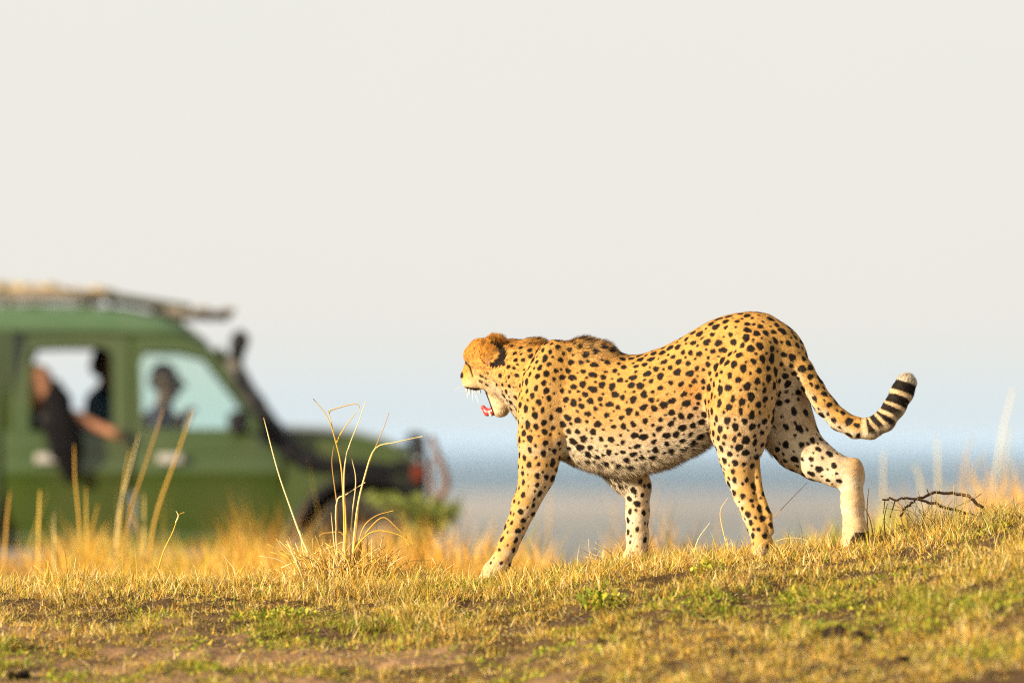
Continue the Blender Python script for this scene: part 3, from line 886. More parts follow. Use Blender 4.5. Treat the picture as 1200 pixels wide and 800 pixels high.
    FV_ = np.stack((b0 - sd * w, b0 + sd * w, tip), 1).reshape(-1, 3)
    tri = np.arange(nS * 3).reshape(-1, 3)
    gn = np.cross(FV_[1::3] - FV_[0::3], FV_[2::3] - FV_[0::3])
    nn = n - dr * (n * dr).sum(1)[:, None] + .35 * n * np.array((1, 1, .0)); nn /= np.linalg.norm(nn, axis=1)[:, None] + 1e-9
    fl = (gn * nn).sum(1) < 0
    tri[fl] = tri[fl][:, ::-1]
    tuftn = .72 + .56 * noise3(p[:, 0] * 75 + p[:, 1] * 75, p[:, 1] * 60, p[:, 2] * 130, 31)
    cs = tuftn[:, None] * colour(p + f * (L * .35)[:, None], n, at, np.concatenate((cand[F[fi, 0]], cand[F[fi, 2]]), 1), 1.0) * rng.uniform(.70, 1.28, nS)[:, None]
    gz = (rng.random(nS) < .12 * np.clip(mane, 0, 1)); cs[gz] = np.array((.16, .10, .06))
    me = np_mesh('fur', FV_ - inv, tri, np.repeat(np.clip(cs, 0, .9), 3, 0))
    me.normals_split_custom_set_from_vertices(np.repeat(nn, 3, 0).tolist())
    fur = link('fur', me, M['fur'], root); fur['kind'] = 'stuff'
    # tongue and teeth
    def at_(px, py, dep): return C(px, py, dep) - inv
    t = SDF()
    t.chain([(at_(583, 474, hd + .02), .013), (at_(577, 482, hd + .024), .012), (at_(571, 483, hd + .026), .0105), (at_(566, 477, hd + .022), .0075)], ky=1.4, k=.01)
    v, f_ = t.mesh(.003, 1); link('tongue', np_mesh('tongue', v, f_), M['wet'], root)
    for (px, py, dx, L_, dep) in ((550, 455, .5, 8, hd - .005), (547, 454, .3, 6, hd + .045), (562, 457, .5, 4.5, hd - .015), (557, 457, .2, 3, hd - .012), (575, 487, -2.0, -5.5, hd - .006), (577, 487, -1.6, -5.0, hd + .035)):
        tubes_obj('tooth', [([at_(px, py, dep), at_(px + dx * .6, py + L_ * .5, dep), at_(px + dx, py + L_, dep)], [.0045, .0034, .0007], 8)], M['tooth'], root)
    for i in range(7):
        a0 = at_(551 + i % 3 * 2, 449 + i * .7, hd - .012)
        d0 = np.array((-.045 + .012 * i, -.03 - .004 * i, -.02 - .006 * i)) * 1.2
        tubes_obj('whisker', [([a0, a0 + d0 * .5 + np.array((0, 0, .004)), a0 + d0], [.0005, .0004, .0002], 3)], M['whisk'], root)
    return root
cheetah = build_cheetah()

# ------------------------------------------------------------------ the safari vehicle
SV, GY, YN, HW = 185.2, 719.0, 17.8, .85
def U(px): return (px - 245.0) / SV
def Wz(py): return (GY - py) / SV
def UW(*pts): return [(U(a), Wz(b)) for a, b in pts]

def half_w(w):
    return float(np.interp(w, (.45, .52, .86, .90, .94, 1.10, 1.17, 1.80), (.775, .795, .845, .864, .842, .842, .818, .70)))

def build_car():
    root = empty('safari_vehicle', ((245 - 600) / SV, YN + HW, CAMZ - (GY - HOR) / SV), math.radians(3.5))
    tag(root, 'dark green safari off-roader with roof hatch, rack and black snorkel', 'vehicle')
    # --- body: fenders, sills, floor, rear quarters, pillars, scuttle
    bm = bmesh.new()
    ar = [(420 + 88 * math.cos(a), 647 - 86 * math.sin(a)) for a in np.linspace(math.radians(165), math.radians(15), 14)]
    fender = UW((322, 632), (322, 510), (345, 512), (400, 517), (448, 528), (478, 541), (483, 560), (483, 590), (490, 612)) + UW(*ar[::-1])
    ar2 = [(-105 + 88 * math.cos(a), 647 - 86 * math.sin(a)) for a in np.linspace(math.radians(165), math.radians(15), 14)]
    quarter = UW((-8, 632), (-8, 505), (-410, 505), (-414, 540), (-414, 610), (-196, 632)) + UW(*ar2)
    for sg in (-1, 1):
        a, b_ = (-HW, -.55) if sg < 0 else (.55, HW)
        prism_bm(bm, fender, a, b_, .03)
        prism_bm(bm, quarter, a, b_ if sg < 0 else b_, .02)
        # upper rear quarter with a window opening
        o = UW((-10, 505), (-10, 386), (-405, 386), (-412, 505)); i = UW((-28, 496), (-28, 408), (-375, 408), (-380, 496))
        ring_bm(bm, o, i, sg * .80 - .03, sg * .80 + .03)
        box_bm(bm, (U(-4), sg * .79, Wz(447)), (.10, .05, .66), .01)
        box_bm(bm, ((U(-8) + U(322)) / 2, sg * .76, Wz(634)), (U(322) - U(-8), .10, .10), .015)      # sill
    for (u0, u1, w0, w1, v) in ((U(-410), U(322), .42, .47, .78),):
        box_bm(bm, ((u0 + u1) / 2, 0, (w0 + w1) / 2), (u1 - u0, 2 * v, w1 - w0), 0)
    box_bm(bm, (U(-408), 0, .85), (.06, 1.5, .78), .01)
    box_bm(bm, (U(-405), 0, 1.42), (.05, 1.4, .6), .01)
    body = flat_shade(link('body', bm_mesh('body', bm), M['green'], root))
    # --- bonnet
    st = [(330, 505), (370, 507), (410, 511), (445, 520), (468, 530), (479, 542)]
    V_, F_ = [], []
    vv = np.linspace(-.66, .66, 13)
    for px, py in st:
        for v in vv: V_.append((U(px), v, Wz(py) + .035 * (1 - (v / .66) ** 4) + .012))
        for v in vv: V_.append((U(px), v, Wz(py) - .05))
    for i in range(len(st) - 1):
        for j in range(12):
            a = i * 26 + j; F_.append((a, a + 26, a + 27, a + 1)); a += 13; F_.append((a, a + 1, a + 27, a + 26))
        for j in (0, 12): a = i * 26 + j; F_.append((a, a + 13, a + 39, a + 26))
    for i in (0, len(st) - 1):
        for j in range(12): a = i * 26 + j; F_.append((a, a + 1, a + 14, a + 13))
    me = bpy.data.meshes.new('bonnet'); me.from_pydata(V_, [], F_)
    flat_shade(link('bonnet', me, M['green'], root))
    box_obj('engine_bay', ((U(330) + U(470)) / 2, 0, .80), (U(470) - U(330), 1.08, .55), M['black'], root, .02)
    # --- front end
    box_obj('grille', (U(481), 0, .87), (.05, 1.06, .26), M['black'], root, .015)
    for sg in (-1, 1):
        bmx = bmesh.new(); r = bmesh.ops.create_cone(bmx, segments=24, radius1=.105, radius2=.10, depth=.06, cap_ends=True)
        bmesh.ops.transform(bmx, matrix=Matrix.Translation((U(484), sg * .60, .89)) @ Matrix.Rotation(math.pi / 2, 4, 'Y'), verts=bmx.verts[:])
        flat_shade(link('headlight', bm_mesh('headlight', bmx), M['lens'], root))
        surround = prism_obj('lamp_surround', UW((454, 538), (480, 541), (485, 556), (484, 572), (462, 560)), sg * .852 - .012, sg * .852 + .012, M['black'], root)
        box_obj('indicator', (U(480), sg * .862, Wz(554)), (.065, .03, .10), M['orange'], root, .012)
        # black arch flare
        arc = [(U(420 + 90 * math.cos(a)), sg * .862, Wz(647 - 88 * math.sin(a))) for a in np.linspace(math.radians(172), math.radians(12), 18)]
        tubes_obj('wheel_arch', [(arc, .035, 8)], M['black'], root)
        arc = [(U(-105 + 90 * math.cos(a)), sg * .862, Wz(647 - 88 * math.sin(a))) for a in np.linspace(math.radians(172), math.radians(8), 18)]
        tubes_obj('wheel_arch', [(arc, .035, 8)], M['black'], root)
    box_obj('bumper', (U(492), 0, .62), (.13, 1.66, .20), M['black'], root, .03)
    bar = [([(U(486), sg * .45, .60), (U(487), sg * .45, .95), (U(484), sg * .45, 1.09)], .026, 10) for sg in (-1, 1)]
    bar += [([(U(486), -.80, Wz(600)), (U(487), -.81, Wz(560)), (U(486), -.79, Wz(514)), (U(484), -.70, Wz(511)), (U(484), .70, Wz(511)), (U(486), .79, Wz(514)), (U(487), .81, Wz(560)), (U(486), .80, Wz(600))], .026, 10)]
    tubes_obj('bull_bar', bar, M['black'], root)
    # --- roof
    st = [(-412, 372, .66), (-400, 362, .68), (-200, 356, .70), (0, 354, .70), (90, 355, .70), (140, 359, .70), (180, 367, .69), (208, 378, .675), (232, 396, .66), (243, 409, .65)]
    V_, F_ = [], []
    n = 21
    for px, py, hw in st:
        e = Wz(388) if px < 215 else Wz(py + 10 - max(0, 8 - (px - 208) * .3))
        e = min(e, Wz(py) - .015)
        for j in range(n):
            a = math.pi * j / (n - 1)
            cc, ss = math.cos(a), math.sin(a)
            x = -np.sign(cc) * abs(cc) ** .42 * (hw + .045) if abs(cc) > 1e-6 else 0
            V_.append((U(px), x, e + (Wz(py) - e) * abs(ss) ** .55))
        for j in range(n):
            V_.append((U(px), V_[-n][1] * .96 if False else -np.cos(math.pi * j / (n - 1)) * hw, e - .015))
    for i in range(len(st) - 1):
        b0 = i * 2 * n
        for j in range(n - 1):
            a = b0 + j; F_.append((a, a + 1, a + 1 + 2 * n, a + 2 * n)); a += n; F_.append((a, a + 2 * n, a + 1 + 2 * n, a + 1))
        for j in (0, n - 1): a = b0 + j; F_.append((a, a + n, a + 3 * n, a + 2 * n))
    for i in (0, len(st) - 1):
        b0 = i * 2 * n
        for j in range(n - 1): F_.append((b0 + j, b0 + j + 1, b0 + n + j + 1, b0 + n + j))
    me = bpy.data.meshes.new('roof'); me.from_pydata(V_, [], F_)
    roof = flat_shade(link('roof', me, M['litgreen'], root), 50)
    for sg in (-1, 1):                                     # gutter
        tubes_obj('gutter', [([(U(-405), sg * .765, Wz(389)), (U(120), sg * .765, Wz(389)), (U(200), sg * .755, Wz(393)), (U(240), sg * .73, Wz(413))], .016, 8)], M['green'], roof)
    # --- doors
    def door(sg, outer, inner, u0, u1, hx, glass):
        d = empty('door', (0, 0, 0)); d.parent = root
        # pressed skin
        ws = [Wz(628), Wz(612), Wz(590), Wz(570), Wz(558), Wz(553), Wz(549), Wz(543), Wz(530), Wz(518), Wz(511), Wz(505)]
        us = np.linspace(u0 + .006, u1 - .006, 8)
        V2, F2 = [], []
        for lay in (0, 1):
            for w in ws:
                for u in us:
                    e = .012 * (1 if (u in (us[0], us[-1])) else 0)
                    V2.append((u, sg * (half_w(w) + .006 - e - .045 * lay), w))
        nu, nw = len(us), len(ws); o = nu * nw
        for i in range(nw - 1):
            for j in range(nu - 1):
                a = i * nu + j; F2.append((a, a + 1, a + nu + 1, a + nu)); a += o; F2.append((a, a + nu, a + nu + 1, a + 1))
        for i in range(nw - 1):
            for j in (0, nu - 1): a = i * nu + j; F2.append((a, a + nu, a + nu + o, a + o))
        for j in range(nu - 1):
            for i in (0, nw - 1): a = i * nu + j; F2.append((a, a + 1, a + 1 + o, a + o))
        b2 = bmesh.new(); bv = [b2.verts.new(v) for v in V2]
        for f in F2: b2.faces.new([bv[i] for i in f])
        flat_shade(link('panel', bm_mesh('panel', b2), M['green'], d), 60)
        b2 = bmesh.new()
        ring_bm(b2, outer, inner, -.022, .022)
        for v in b2.verts: v.co.y = v.co.y + sg * (np.interp(v.co.z, (Wz(508), Wz(390)), (.818, .735)))
        flat_shade(link('window_frame', bm_mesh('window_frame', b2), M['green'], d))
        hb = bmesh.new(); box_bm(hb, (U(hx), sg * .872, Wz(537)), (.155, .035, .062), .014)
        flat_shade(link('handle', bm_mesh('handle', hb), M['handle'], d))
        if glass:
            g = bmesh.new(); prism_bm(g, inner, -.003, .003)
            for v in g.verts: v.co.y = v.co.y + sg * (np.interp(v.co.z, (Wz(508), Wz(390)), (.818, .735)))
            flat_shade(link('glass', bm_mesh('glass', g), M['glass'], d))
        return d
    fo = UW((147, 508), (147, 398), (150, 392), (205, 394), (238, 412), (255, 432), (283, 466), (312, 503), (310, 508))
    fi = UW((158, 502), (155, 420), (160, 411), (204, 412), (231, 419), (244, 436), (266, 464), (285, 492), (276, 502))
    ro = UW((4, 508), (4, 398), (6, 392), (60, 391), (140, 392), (142, 398), (142, 450), (142, 480), (142, 508))
    ri = UW((26, 505), (25, 420), (30, 407), (60, 406), (110, 406), (121, 414), (122, 450), (122, 480), (122, 505))
    for sg in (-1, 1):
        door(sg, fo, fi, U(147), U(321), 190, True)
        door(sg, ro, ri, U(-6), U(144), 47, False)
    for sg in (-1, 1):                                     # pillars
        tubes_obj('pillar', [([(U(146), sg * .80, Wz(508)), (U(146), sg * .725, Wz(390))], .03, 8)], M['green'], root)
        tubes_obj('pillar', [([(U(320), sg * .76, Wz(508)), (U(246), sg * .66, Wz(408))], .03, 8)], M['green'], root)
    # windscreen
    g = bmesh.new(); q = [g.verts.new(v) for v in ((U(318), -.72, Wz(508)), (U(318), .72, Wz(508)), (U(248), .63, Wz(412)), (U(248), -.63, Wz(412)))]
    f = g.faces.new(q); r = bmesh.ops.extrude_face_region(g, geom=[f])
    for v in [e for e in r['geom'] if isinstance(e, bmesh.types.BMVert)]: v.co += Vector((.006, 0, .004))
    link('windscreen', bm_mesh('windscreen', g, False), M['glass'], root)
    # snorkel
    sn = [((U(270), -.80, Wz(412)), .045), ((U(264), -.80, Wz(425)), .050), ((U(272), -.82, Wz(444)), .052), ((U(290), -.85, Wz(472)), .055), ((U(312), -.875, Wz(505)), .060), ((U(330), -.885, Wz(528)), .066), ((U(350), -.885, Wz(540)), .058), ((U(385), -.88, Wz(545)), .045), ((U(455), -.865, Wz(549)), .032)]
    s_ = SDF(); s_.chain([(np.array(p), r) for p, r in sn], ky=.75, k=.02)
    v_, f_ = s_.mesh(.014, 1); snork = link('snorkel', np_mesh('snorkel', v_, f_), M['black'], root)
    s_ = SDF(); s_.chain([(np.array((U(268), -.80, Wz(410))), .045), (np.array((U(271), -.80, Wz(400))), .058), (np.array((U(272), -.80, Wz(396))), .052)], k=.02)
    v_, f_ = s_.mesh(.012, 1); link('air_intake', np_mesh('air_intake', v_, f_), M['black'], snork)
    bmx = bmesh.new(); bmesh.ops.create_cone(bmx, segments=20, radius1=.036, radius2=.036, depth=.02, cap_ends=True)
    bmesh.ops.transform(bmx, matrix=Matrix.Translation((U(262), -.842, Wz(428))) @ Matrix.Rotation(math.pi / 2, 4, 'X'), verts=bmx.verts[:])
    flat_shade(link('clamp', bm_mesh('clamp', bmx), M['steel'], snork))
    # mirrors
    for sg in (-1, 1):
        m_ = box_obj('mirror', (U(270), sg * 1.0, Wz(496)), (.09, .17, .16), M['black'], root, .03)
        tubes_obj('mirror_arm', [([(U(290), sg * .83, Wz(508)), (U(272), sg * .96, Wz(505))], .014, 8)], M['black'], m_)
    # --- wheels
    for px in (420, -105):
        for sg in (-1, 1):
            w = empty('wheel', (U(px), sg * .74, .385)); w.parent = root
            prof = [(.23, -.10), (.30, -.125), (.365, -.12), (.385, -.095), (.39, 0), (.385, .095), (.365, .12), (.30, .125), (.23, .10)]
            lathe('tyre', prof, 36, M['rubber'], w)
            lathe('rim', [(.02, -.06 * sg * -1), (.12, .07 * sg), (.19, .03 * sg), (.235, .09 * sg), (.235, -.09 * sg), (.02, -.09 * sg)], 28, M['steel'], w)
    # --- interior
    box_obj('dashboard', (U(305), 0, 1.02), (.26, 1.46, .30), M['interior'], root, .05)
    sw = [(U(268) + .10 * math.sin(a) * .6, -.38 + .19 * math.cos(a), 1.13 + .19 * math.sin(a) * .8) for a in np.linspace(0, 2 * math.pi, 25)]
    tubes_obj('steering_wheel', [(sw, .016, 8), ([(U(268), -.38, 1.13), (U(300), -.38, 1.02)], .025, 8), ([sw[0], sw[12]], .014, 6)], M['interior'], root)
    for (px, v) in ((175, -.40), (175, .40), (60, -.42), (60, .42), (-60, -.42), (-60, .42)):
        st_ = empty('car_seat', (0, 0, 0)); st_.parent = root; st_.name = 'seat'
        box_obj('cushion', (U(px) + .12, v, .74), (.50, .50, .16), M['seat'], st_, .04)
        box_obj('backrest', (U(px) - .16, v, .97), (.14, .46, .40), M['seat'], st_, .05, Matrix.Rotation(-.18, 4, 'Y'))
    # --- roof load: rails, slats, raised hatch lid
    rack = empty('roof_rack', (0, 0, 0)); rack.parent = root
    for sg in (-1, 1):
        tubes_obj('rail', [([(U(-380), sg * .60, Wz(345)), (U(60), sg * .60, Wz(345)), (U(108), sg * .60, Wz(347))], .022, 8)], M['rackwood'], rack)
        tubes_obj('rail', [([(U(168), sg * .60, Wz(366)), (U(200), sg * .60, Wz(366)), (U(262), sg * .58, Wz(367))], .022, 8)], M['rackwood'], rack)
        for px, py in ((-300, 345), (-150, 345), (0, 345), (95, 346), (175, 366), (200, 366)):
            tubes_obj('foot', [([(U(px), sg * .60, Wz(py)), (U(px), sg * .60, Wz(382))], .014, 6)], M['steel'], rack)
    for px, py in ((-360, 345), (-280, 345), (-200, 345), (-120, 345), (-40, 345), (30, 345), (90, 346), (195, 366), (228, 366), (258, 367)):
        box_obj('slat', (U(px), 0, Wz(py) + .03), (.10, 1.24, .022), M['rackwood'], rack, .005)
    h = box_obj('hatch', (U(164), 0, Wz(352)), (.56, 1.10, .05), M['hatch'], root, .012, Matrix.Rotation(math.radians(9), 4, 'Y'))
    for q0, q1 in (((120, 346), (124, 372)), ((205, 358), (203, 384))):
        tubes_obj('strut', [([(U(q0[0]), -.45, Wz(q0[1])), (U(q1[0]), -.45, Wz(q1[1]))], .014, 6)], M['steel'], h)
    return root

def lathe(name, prof, n, mat, parent):
    V_, F_ = [], []
    for i in range(n):
        a = 2 * math.pi * i / n
        for r, y in prof: V_.append((r * math.cos(a), y, r * math.sin(a)))
    k = len(prof)
    for i in range(n):
        for j in range(k - 1):
            a, b_ = i * k + j, ((i + 1) % n) * k + j
            F_.append((a, b_, b_ + 1, a + 1))
        F_.append((i * k + k - 1, ((i + 1) % n) * k + k - 1, ((i + 1) % n) * k, i * k)) if prof[0][0] > .1 else None
    me = bpy.data.meshes.new(name); me.from_pydata(V_, [], F_)
    return flat_shade(link(name, me, mat, parent), 40)

def prism_obj(name, poly, v0, v1, mat, parent, bev=.004):
    bm = bmesh.new(); prism_bm(bm, poly, v0, v1, bev)
    return flat_shade(link(name, bm_mesh(name, bm), mat, parent))

car = build_car()
car_m = Matrix.Translation(car.location) @ Matrix.Rotation(car.rotation_euler.z, 4, 'Z')

def top(name, loc_uvw):
    p = car_m @ Vector(loc_uvw)
    return empty(name, p, car.rotation_euler.z)

# canvas rolls and cushions lashed on the roof (things of their own)
def roll(px0, px1, py, r, v, seed, label):
    s = SDF(); rg = np.random.default_rng(seed)
    n = 7
    pts = [(np.array((U(px0) + (U(px1) - U(px0)) * i / (n - 1), v + rg.normal(0, .01), Wz(py) + rg.normal(0, .008))), r * rg.uniform(.88, 1.1)) for i in range(n)]
    s.chain(pts, ky=1.5, k=.03)
    v_, f_ = s.mesh(.02, 1)
    e = top('canvas_roll', (pts[3][0][0], v, Wz(py) - r))
    o = link('bundle', np_mesh('bundle', v_ - np.array((pts[3][0][0], v, Wz(py) - r)), f_), M['canvas'], e)
    for i in (1, 3, 5):
        c = pts[i][0] - np.array((pts[3][0][0], v, Wz(py) - r))
        tubes_obj('strap', [([c + pts[i][1] * 1.03 * np.array((0, 1.5 * math.cos(a), math.sin(a))) for a in np.linspace(0, 2 * math.pi, 17)], .008, 6)], M['black'], e)
    tag(e, label, 'bundle')
roll(-30, 62, 338, .038, -.30, 2, 'tan canvas bundle strapped on the roof rack towards the rear')
roll(66, 122, 341, .028, -.22, 5, 'smaller tan canvas bundle on the roof rack beside the dark hatch')

# ------------------------------------------------------------------ people in the vehicle
def person(hip, sh, head, look, arms, cols, label, hairc, hair_long=False, headr=.098, legs=True):
    """points in vehicle coordinates; arms: list of (shoulder, elbow, wrist, bare_from)"""
    s = SDF(); A = lambda *p: np.array(p, float)
    sk, shirt, trou = cols
    hip, sh, head, look = A(*hip), A(*sh), A(*head), A(*look) / np.linalg.norm(look)
    mid = (hip + sh) / 2
    s.chain([(hip, .135), (mid, .125), (sh - A(0, 0, .06), .135)], ky=1.25, k=.04, c=shirt)
    s.chain([(sh + A(0, -.15, -.04), .068), (sh + A(0, .15, -.04), .068)], k=.05, c=shirt)
    s.chain([(sh - A(0, 0, .03), .062), (head - A(0, 0, .06), .052)], k=.03, c=sk)
    s.chain([(head + A(0, 0, .025) - look * .012, headr), (head - A(0, 0, .05) + look * .03, headr * .68)], ky=.86, k=.03, c=sk)
    s.chain([(head + look * .092 + A(0, 0, .01), .012), (head + look * .112 - A(0, 0, .022), .016)], k=.015, c=sk)   # nose
    sidev = np.cross(look, A(0, 0, 1)); sidev /= np.linalg.norm(sidev)
    for q in (-1, 1):
        s.add(head + sidev * q * .034 + look * .088 + A(0, 0, .022), head + sidev * q * .036 + look * .088 + A(0, 0, .022), .011, .011, 1, .004, c=(.03, .02, .02))
        s.add(head + sidev * q * .086 - look * .01 + A(0, 0, .02), head + sidev * q * .09 - look * .015 - A(0, 0, .015), .018, .014, 1, .008, c=sk)
    s.add(head + look * .090 - A(0, 0, .055) - sidev * .02, head + look * .090 - A(0, 0, .055) + sidev * .02, .009, .009, 1, .006, c=tuple(np.array(sk) * .6 + np.array((.08, 0, 0))))
    for (S_, E, Wr, bare) in arms:
        S_, E, Wr = A(*S_), A(*E), A(*Wr)
        s.chain([(S_, .062), ((S_ + E) / 2, .054), (E, .046)], k=.03, c=sk if bare == 'all' else shirt)
        s.chain([(E, .046), ((E * .6 + Wr * .4), .042), (Wr, .029)], k=.02, c=shirt if bare == 'none' else sk)
        d = (Wr - E) / np.linalg.norm(Wr - E); pr = np.cross(d, A(0, 0, 1)); pr /= np.linalg.norm(pr) + 1e-9
        dn = np.cross(pr, d)
        s.chain([(Wr, .030), (Wr + d * .075, .034)], k=.015, c=sk)
        for j, ln in enumerate((.062, .075, .080, .065)):
            b0 = Wr + d * .09 + pr * (j - 1.5) * .019
            s.chain([(b0, .0095), (b0 + d * ln * .5 - dn * .006, .009), (b0 + d * ln * .75 - dn * .032, .008)], k=.004, c=sk)
        b0 = Wr + d * .03 + pr * .036
        s.chain([(b0, .012), (b0 + d * .04 + pr * .022, .0105), (b0 + d * .072 + pr * .018 - dn * .012, .009)], k=.008, c=sk)
    for q in (-1, 1):                                       # seated legs
        k_ = hip + A(.44, q * .11, .02); f_ = hip + A(.50, q * .12, -.30)
        s.chain([(hip + A(.02, q * .09, -.02), .088), (k_, .062)], k=.04, c=trou)
        s.chain([(k_, .060), (f_, .042)], k=.02, c=trou)
        s.chain([(f_, .042), (f_ + A(.13, 0, -.02), .035)], k=.02, c=(.05, .04, .03))
    V_, F_ = s.mesh(.014, 1)
    w = s.weights(V_, .004); C_ = w @ np.array([q['at']['c'] for q in s.Q])
    e = top('person', tuple(hip))
    tag(e, label, 'person')
    link('body', np_mesh('body', V_ - hip, F_, C_), M['skin'], e)
    h = SDF()
    h.chain([(head + A(0, 0, .040) - look * .024, headr * .93), (head + A(0, 0, .0) - look * .045, headr * .80)], ky=.9, k=.02)
    if hair_long: h.chain([(head - look * .06, .075), (head - look * .085 - A(0, 0, .14), .055), (head - look * .08 - A(0, 0, .20), .03)], ky=1.3, k=.03)
    V_, F_ = h.mesh(.014, 1)
    link('hair', np_mesh('hair', V_ - hip, F_, np.tile(hairc, (len(V_), 1))), M['hair'], e)
    return e

dark = (.055, .028, .018); fair = (.32, .15, .085); red = (.26, .11, .06)
person((U(170), -.40, .82), (U(178), -.42, 1.24), (U(186), -.43, 1.475), (1, -.05, -.05),
       [((U(180), -.58, 1.18), (U(186), -.72, 1.02), (U(202), -.78, 1.19), 'fore'), ((U(180), -.26, 1.18), (U(205), -.22, 1.02), (U(258), -.30, 1.14), 'fore')],
       (dark, (.035, .038, .075), (.04, .04, .05)), 'driver in dark navy shirt sitting behind the front door window', (.01, .008, .007), headr=.088)
person((U(22), -.42, .86), (U(32), -.58, 1.26), (U(37), -.70, 1.45), (.75, -.6, -.05),
       [((U(40), -.72, 1.21), (U(66), -.83, 1.27), (U(112), -.86, 1.17), 'fore'), ((U(30), -.38, 1.21), (U(50), -.30, 1.0), (U(80), -.40, 1.1), 'fore')],
       (fair, (.012, .012, .014), (.06, .05, .04)), 'fair-haired passenger in black resting a forearm on the rear window sill', (.50, .31, .08), True)
person((U(104), .30, .90), (U(112), .28, 1.38), (U(116), .26, 1.58), (1, .25, 0),
       [((U(112), .10, 1.32), (U(118), .04, 1.08), (U(140), .05, 1.15), 'fore'), ((U(112), .46, 1.32), (U(122), .52, 1.08), (U(140), .50, 1.15), 'fore')],
       (red, (.018, .06, .10), (.05, .05, .06)), 'dark-haired passenger in blue top at the front edge of rear window', (.012, .010, .010))

# black jacket hung over the rear door sill
def jacket():
    s = SDF(); A = lambda px, py, v: np.array((U(px), v, Wz(py)))
    s.chain([(A(56, 452, -.80), .045), (A(58, 470, -.86), .075), (A(62, 500, -.90), .095), (A(68, 520, -.91), .085), (A(70, 545, -.905), .060)], ky=.45, k=.03)
    s.chain([(A(74, 500, -.90), .055), (A(76, 528, -.91), .050), (A(73, 562, -.905), .034)], ky=.5, k=.02)
    s.chain([(A(54, 500, -.90), .050), (A(57, 530, -.91), .04)], ky=.5, k=.02)
    s.chain([(A(60, 500, -.84), .08), (A(62, 515, -.74), .06)], ky=1, k=.03)
    V_, F_ = s.mesh(.014, 1)
    o = np.array((U(66), -.9, Wz(565)))
    V_ = V_ + .006 * (noise3(V_[:, 0] * 25, V_[:, 1] * 25, V_[:, 2] * 9, 3) - .5)[:, None]
    e = link('jacket', np_mesh('jacket', V_ - o, F_), M['cloth'])
    e.location = car_m @ Vector(o); e.rotation_euler = car.rotation_euler
    tag(e, 'black jacket hanging over the sill of the rear door window', 'jacket')
jacket()

# ------------------------------------------------------------------ single grasses, weeds, branch, shrub
def straw_obj(name, lines, y, rad, label, cat, group=None, jit=.02, base_fan=0, parent_loc=None, pal=STRAW, fan_c=None):
    """lines: list of pixel polylines root-first or tip-first, standing at depth y"""
    specs, cols = [], []
    V_, F_, C_ = [], [], []
    org = np.array(P(*parent_loc, y))
    org[2] = float(ground_z(org[0], y)) - .01
    for L in lines:
        y0 = y + random.uniform(-jit, jit)
        pts = [P(a, b, y0 + random.uniform(-jit, jit) * .3) - org for a, b in L]
        pts = spline(pts, 4)
        n = len(pts)
        tipf = [(.35 + .65 * i / (n - 1)) for i in range(n)]
        if L[0][1] > L[-1][1]: tipf = tipf[::-1]
        r = rad * random.uniform(.75, 1.15)
        v, f = tube(pts, [r * q for q in tipf], 5)
        F_ += [tuple(i + len(V_) for i in q) for q in fix_f(f)]; V_ += v
        C_ += [pal[random.randrange(len(pal))] * random.uniform(.62, .95)] * len(v)
    for i in range(base_fan):
        fx, fw, fh = fan_c
        x0 = max(-fw * .5, min(fw * .5, random.gauss(0, fw * .35))); a = random.gauss(0, .35) + x0 * 2.5; h = random.uniform(.25, 1.0) * fh
        yy = max(-fw * .5, min(fw * .5, random.gauss(0, fw * .3))); bx = org[0] + fx + x0
        b0 = np.array((fx + x0, yy, float(ground_z(bx, y + yy)) - org[2] - .012))
        cv = random.uniform(-.6, .9) * math.copysign(1, a)
        p1 = b0 + np.array((math.sin(a) * h * .5, random.uniform(-.2, .2) * h * .5, h * .5)); p2 = p1 + np.array((math.sin(a + cv) * h * .5, random.uniform(-.2, .2) * h * .5, math.cos(a + cv) * h * .5))
        pts = spline([b0, p1, p2], 3); n = len(pts); r = rad * random.uniform(.5, .95)
        v, f = tube(pts, [r * (1 - .65 * j / (n - 1)) for j in range(n)], 4)
        F_ += [tuple(i_ + len(V_) for i_ in q) for q in fix_f(f)]; V_ += v
        C_ += [pal[random.randrange(len(pal))] * random.uniform(.55, .95)] * len(v)
    me = bpy.data.meshes.new(name); me.from_pydata([tuple(v) for v in V_], [], F_)
    for p in me.polygons: p.use_smooth = True
    a = me.attributes.new('Col', 'FLOAT_COLOR', 'POINT')
    c = np.ones((len(V_), 4), np.float32); c[:, :3] = np.array(C_); a.data.foreach_set('color', c.ravel())
    o = link(name, me, M['straw']); o.location = org
    tag(o, label, cat, group)
    return o

